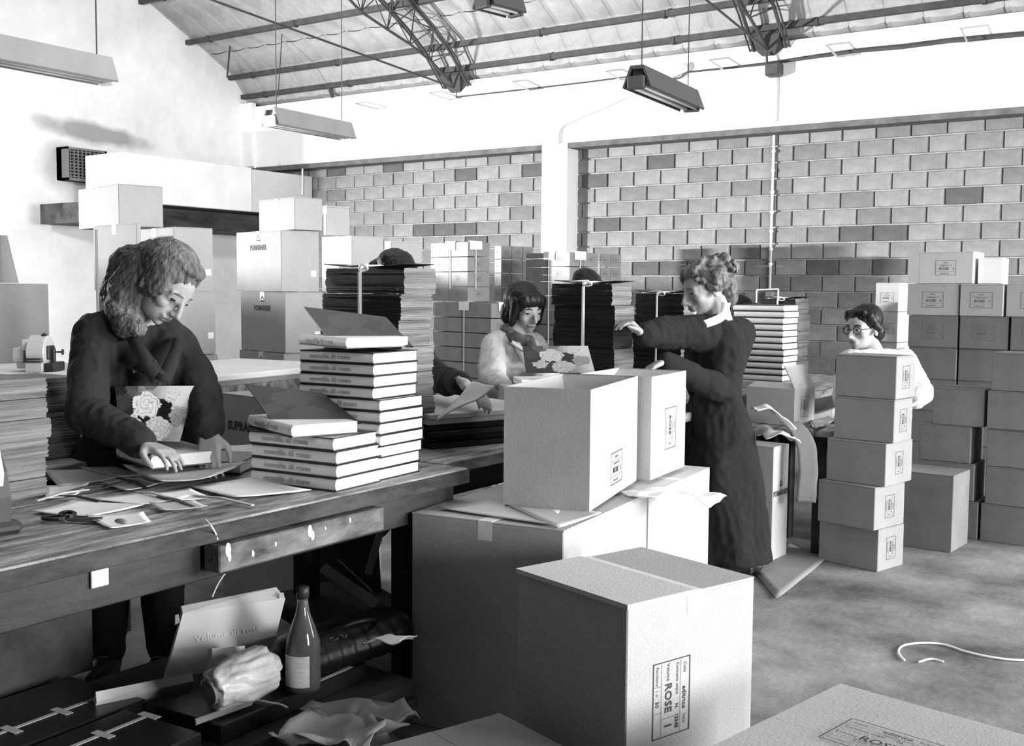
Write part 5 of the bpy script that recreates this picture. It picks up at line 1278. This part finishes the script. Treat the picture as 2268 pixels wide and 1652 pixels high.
# ---------------------------------------------------------------- woman 2 (standing, packing)
D2=5.6
def P2(x,y,d=D2):return at(x,y,d=d)
fz=P2(1640,1250);W2=empty('person',(fz.x,fz.y,0),0,'standing woman, short curly hair, long dark dress with white collar, packing cartons','person')
L2=W2.location
hc=P2(1563,640);face=hd(-1,.25,-.34);M2=headframe(face)
neckb=P2(1594,712);sh1=P2(1556,738,5.45);sh2_=P2(1634,738,5.75)
el1=P2(1470,738,5.30);wr1=P2(1420,742,5.15)
el2=P2(1605,868,5.42);wr2=P2(1470,800,5.15)
chest=P2(1590,800);waist=P2(1585,880);hip=P2(1590,950)
b=MB();head_vol(b,hc-L2,M2,1.17,neckb-L2)
limb(b,[sh1-L2,el1-L2,wr1-L2],[.045,.038,.026]);limb(b,[sh2_-L2,el2-L2,wr2-L2],[.045,.04,.026])
b.cap(neckb-L2,.06,chest-L2,.11);b.cap(chest-L2,.11,waist-L2,.10);b.cap(waist-L2,.10,hip-L2,.12)
hand_vol(b,wr1-L2,hd(-.55,.2,.55),hd(-.7,.3,-.6),(.9,1.1,.8),.04,1,1.05)
hand_vol(b,wr2-L2,hd(-.8,.4,-.35),hd(-.1,.2,-1),(.4,.5,.4),.05,-1,1.0)
for q in (-1,1):
    f0=Vector((fz.x,fz.y,0))+RG*(.03+q*.03)+BK_*q*-.05;limb(b,[hip+BK_*q*-.05-L2,f0*.5+hip*.5-L2,f0+ZZ*.09-L2],[.08,.05,.035])
voxel(b,'body',skin,.007,W2,3)
face_parts(W2,hc,M2,1.17,down=True,brow=hairg,L=L2)
b=MB()
limb(b,[sh1-L2,el1-L2,wr1+(el1-wr1)*.15-L2],[.092,.082,.058]);b.cap(P2(1562,785)-L2,.10,P2(1560,850)-L2,.095);limb(b,[sh2_-L2,el2-L2,wr2+(el2-wr2)*.05-L2],[.08,.070,.050])
b.cap(sh1-L2,.085,sh2_-L2,.088);b.cap(neckb-RG*.01-ZZ*.02-L2,.075,neckb-ZZ*.07-L2,.11)
for q in (-1,0,1):
    b.cap(P2(1592,765)+BK_*q*.10-L2,.115,waist+BK_*q*.07-L2,.115);b.cap(waist+BK_*q*.07-L2,.12,hip+BK_*q*.07-L2,.15)
b.cap(chest-RG*.07-L2,.085,chest-RG*.05-ZZ*.06-L2,.09)
rg=[]
for (x0,x1,y_) in ((1512,1652,900),(1505,1668,960),(1503,1685,1050),(1505,1700,1150),(1512,1709,1236)):
    c_=P2((x0+x1)/2,y_);a_=(P2(x1,y_)-P2(x0,y_)).length/2;rg.append(ellring(c_-L2,RG,BK_,a_,a_*.92,28,.035,6,y_*.004))
b.loft(rg)
voxel(b,'dress',coatd,.010,W2,2,folds(.012,9,22,4,.35))
# collar
ribbon([P2(1608,670,5.45),P2(1600,700,5.40),P2(1566,716,5.35),P2(1545,722,5.36)],(.045,.035),hd(-.2,1,.1),collar,'collar',W2,L2,.008)
ribbon([P2(1545,722,5.37),P2(1534,708,5.42),P2(1538,690,5.5)],(.03,.02),hd(-.4,1,.1),collar,'collar',W2,L2,.008)
b=MB()
def ph(x,y,z):return hc-L2+M2@Vector((x,y,z))*1.20
b.ell(ph(0,-.030,.060),(.100,.115,.085),M2,20,14);b.ell(ph(0,-.085,.0),(.090,.060,.085),M2);b.ell(ph(0,.050,.090),(.070,.045,.034),M2);b.ell(ph(0,-.09,-.06),(.06,.04,.05),M2)
for q in (-1,1):b.ell(ph(q*.070,-.03,.02),(.025,.065,.05),M2)
rr=random.Random(4)
for k in range(60):
    th=rr.uniform(0,2*PI);h_=rr.uniform(-.3,1);rad=math.sqrt(1-h_*h_*.9)
    q=(rad*math.cos(th)*.094,-.035+rad*math.sin(th)*.115,.05+h_*.078)
    if q[1]>.06 and q[2]<.09:continue
    b.ell(ph(*q),rr.uniform(.014,.026),None,8,6)
voxel(b,'hair',hairg,.006,W2,1,strands(M2,60,.006,.012))
for q,c_ in ((-1,1672),(1,1690)):
    p=at(c_,1250,Z=.0) if False else Vector((fz.x,fz.y,0))+RG*(.06+.04*q)+BK_*(q*-.08);b=MB();b.cap(p+ZZ*.03-RG*.12-L2,.030,p+ZZ*.035+RG*.04-L2,.036);b.box(p-L2+Vector((-.03,-.03,0)),p-L2+Vector((.03,.03,.03)));voxel(b,'shoe',shoe,.006,W2,3)
# ---------------------------------------------------------------- seated / far workers
def worker(label,hc,face,sc_,neckb,shA,elA,wrA,hA,shB,elB,wrB,hB,chest,hip,cloth,hairfn,glasses=False,down=True,vox=.0075,extra=None,legs=True,clothname='overall',cr=1.0,hands=True):
    T=empty('person',(hip.x,hip.y,0),0,label,'person');L=T.location;M=headframe(face)
    b=MB();head_vol(b,hc-L,M,sc_,neckb-L)
    limb(b,[shA-L,elA-L,wrA-L],[.045,.038,.026]);limb(b,[shB-L,elB-L,wrB-L],[.045,.038,.026])
    b.cap(neckb-L,.06,chest-L,.10);b.cap(chest-L,.10,hip-L,.11)
    if hands:
        hand_vol(b,wrA-L,hA[0],hA[1],(.35,.4,.35),.05,hA[2],1.0);hand_vol(b,wrB-L,hB[0],hB[1],(.35,.4,.35),.05,hB[2],1.0)
    for q in (-1,1):
        a=hip+RG*q*.09;k=Vector((a.x,a.y,max(.46,a.z-.42)));limb(b,[a-L,k-L,Vector((k.x,k.y,.08))-L],[.085,.055,.04]);b.cap(Vector((k.x,k.y,.04))-L,.038,Vector((k.x,k.y,.035))+BK_*.13-L,.03)
    voxel(b,'body',skin,vox,T,3);face_parts(T,hc,M,sc_,glasses,down,hairk,L)
    b=MB();limb(b,[shA-L,elA-L,wrA+(elA-wrA)*.1-L],[.07*cr,.06*cr,.044]);limb(b,[shB-L,elB-L,wrB+(elB-wrB)*.1-L],[.07*cr,.06*cr,.044])
    b.cap(shA+(neckb-shA)*.15-L,.07,shB+(neckb-shB)*.15-L,.07)
    for q in (-1,0,1):b.cap(neckb+RG*q*.08*cr-ZZ*.10-L,.085,chest+RG*q*.07*cr-L,.115);b.cap(chest+RG*q*.075*cr-L,.115,hip+RG*q*.08*cr-ZZ*.1-L,.125)
    for q in (-1,1):a=hip+RG*q*.09-ZZ*.1;b.cap(a-L,.11,Vector((a.x,a.y,max(.30,a.z-.45)))-L,.09)
    voxel(b,clothname,cloth,.009,T,3,folds(.008,12,30,hc.x))
    hb_=MB();hairfn(hb_,lambda x,y,z:hc-L+M@Vector((x*sc_,y*sc_,z*sc_)),M);voxel(hb_,'hair',hairk,.006,T,2,strands(M,80,.004,.006))
    if extra:extra(T,L,M)
    return T
def bowl(b,ph,M):
    b.ell(ph(0,-.025,.05),(.098,.112,.092),M,20,14);b.ell(ph(0,-.06,-.03),(.094,.075,.085),M);b.ell(ph(0,.055,.065),(.082,.040,.045),M)
    for q in (-1,1):b.cap(ph(q*.078,.025,.05),.026,ph(q*.080,.02,-.06),.020)
def side(b,ph,M):
    b.ell(ph(0,-.025,.052),(.092,.108,.084),M,20,14);b.ell(ph(0,-.065,-.02),(.084,.062,.08),M)
    for q in (-1,1):b.cap(ph(q*.068,.030,.075),.024,ph(q*.079,-.02,.0),.020)
    b.cap(ph(-.05,.055,.098),.020,ph(.06,.040,.085),.022)
d_=5.6
def Q(x,y,d=None):return at(x,y,d=d if d else d_)
def ex1(T,L,M):
    ribbon([Q(1134,757,5.48),Q(1148,768,5.46),Q(1162,777,5.45)],(.018,.010),hd(.2,1,.1),collar,'collar',T,L,.008)
    for q_ in (((1140,752,5.50),(1152,775,5.46),(1166,800,5.46)),((1188,752,5.55),(1184,775,5.48),(1172,800,5.46))):
        ribbon([Q(*k_) for k_ in q_],(.030,.04),hd(.2,1,.1),coatl,'lapel',T,L,.008)
    MB().box((-.05,-.004,-.008),(.05,.004,.008)).build('pocket_flap',coatl,T,loc=Q(1150,818,5.44)-L)
    b=MB();b.cap(Q(1122,732,5.62)-L,.040,Q(1146,752,5.52)-L,.030);b.cap(Q(1146,752,5.52)-L,.028,Q(1174,754,5.5)-L,.026);b.cap(Q(1174,754,5.5)-L,.026,Q(1181,776,5.46)-L,.016);voxel(b,'scarf',scarfm,.006,T,2,folds(.006,30,60,2))
worker('black haired worker in pale overall and grey scarf, bent over an open rose book',Q(1162,687),hd(.55,.85,-.28),.98,Q(1140,742),
 Q(1095,765),Q(1090,838,5.35),Q(1118,858,5.15),(hd(.8,.4,-.2),hd(0,-.2,-1),1),Q(1185,770,5.65),Q(1215,840,5.45),Q(1190,868,5.25),(hd(-.6,.5,-.1),hd(0,-.2,-1),-1),Q(1142,810),at(1150,900,d=5.75),coatl,bowl,extra=ex1)
# woman in glasses
d_=6.15
W=worker('dark haired woman with glasses in a pale overall looking aside behind the stack of five',Q(1912,728),hd(-.80,.55,-.12),1.05,Q(1938,790),
 Q(1885,805,6.05),Q(1872,880,6.0),Q(1880,930,5.95),(hd(-.2,.3,-.8),hd(0,1,0),1),Q(2000,800,6.25),Q(2040,868,6.15),Q(2028,890,5.98),(hd(-.7,.5,-.2),hd(0,.2,-1),-1),Q(1945,850),at(1925,985,d=6.2),coatl,side,True,False,cr=1.1)
# worker behind the tall bundle (dark)
d_=5.0
W=worker('dark clothed worker hidden behind the tall tied bundle, only hair and forearm showing',Q(868,625),hd(.5,.2,-.8),1.0,Q(862,720),
 Q(830,760),Q(800,850),Q(850,905,4.9),(hd(.6,.5,-.2),hd(0,0,-1),1),Q(905,765,4.9),Q(968,838,4.6),Q(1030,852,4.3),(hd(.55,.4,-.35),hd(0,0,-1),1),Q(868,830),at(868,950,d=5.2),blackc,bowl)
q=[at(968,925,d=4.1),at(1010,895,d=4.1),at(1040,878,d=4.12),at(1068,850,d=4.15)]
crumple(q,.13,'grey sheets being lifted by the hidden worker beside the book stack',sheet,.006,'lifted_sheet','paper',seed=6,thick=.006)
# head behind the banded bundle
d_=6.6
worker('worker hidden behind the white banded bundle, only dark hair showing',Q(1298,648),hd(.3,.8,-.7),.95,Q(1296,715),
 Q(1262,745),Q(1252,820),Q(1270,850,6.5),(hd(.5,.5,0),hd(0,0,-1),1),Q(1332,745),Q(1345,820),Q(1330,850,6.5),(hd(-.5,.5,0),hd(0,0,-1),-1),Q(1298,800),at(1298,900,d=6.7),blackc,side,hands=False)
# worker behind the packing woman
d_=8.1
worker('worker beyond the packing woman, white shirted, leaning over the far book stack',Q(1640,695),hd(.75,.5,-.45),1.0,Q(1636,735),
 Q(1618,745),Q(1630,790),Q(1662,742,7.9),(hd(.8,.1,-.1),hd(0,0,-1),1),Q(1660,755,8.2),Q(1684,790,8.0),Q(1690,745,7.7),(hd(.6,.2,-.1),hd(0,0,-1),-1),Q(1642,800),at(1642,860,d=8.3),scarfm,side)
# wire frame standing behind bundle
a=at(1676,642,d=9.0);b_=at(1724,640,d=9.0);T=empty('wire_frame',(a.x,a.y,.0),0,'thin pale rectangular wire frame before the block wall, right of the packing woman','frame')
hw=(b_-a);MB().tube([Vector((0,0,0)),Vector((0,0,a.z))],.006,6).build('upright',label_w,T);MB().tube([Vector((hw.x,hw.y,0)),Vector((hw.x,hw.y,b_.z))],.006,6).build('upright',label_w,T);MB().tube([Vector((0,0,a.z)),Vector((hw.x,hw.y,b_.z))],.006,6).build('crossbar',label_w,T)
bpy.context.view_layer.update()
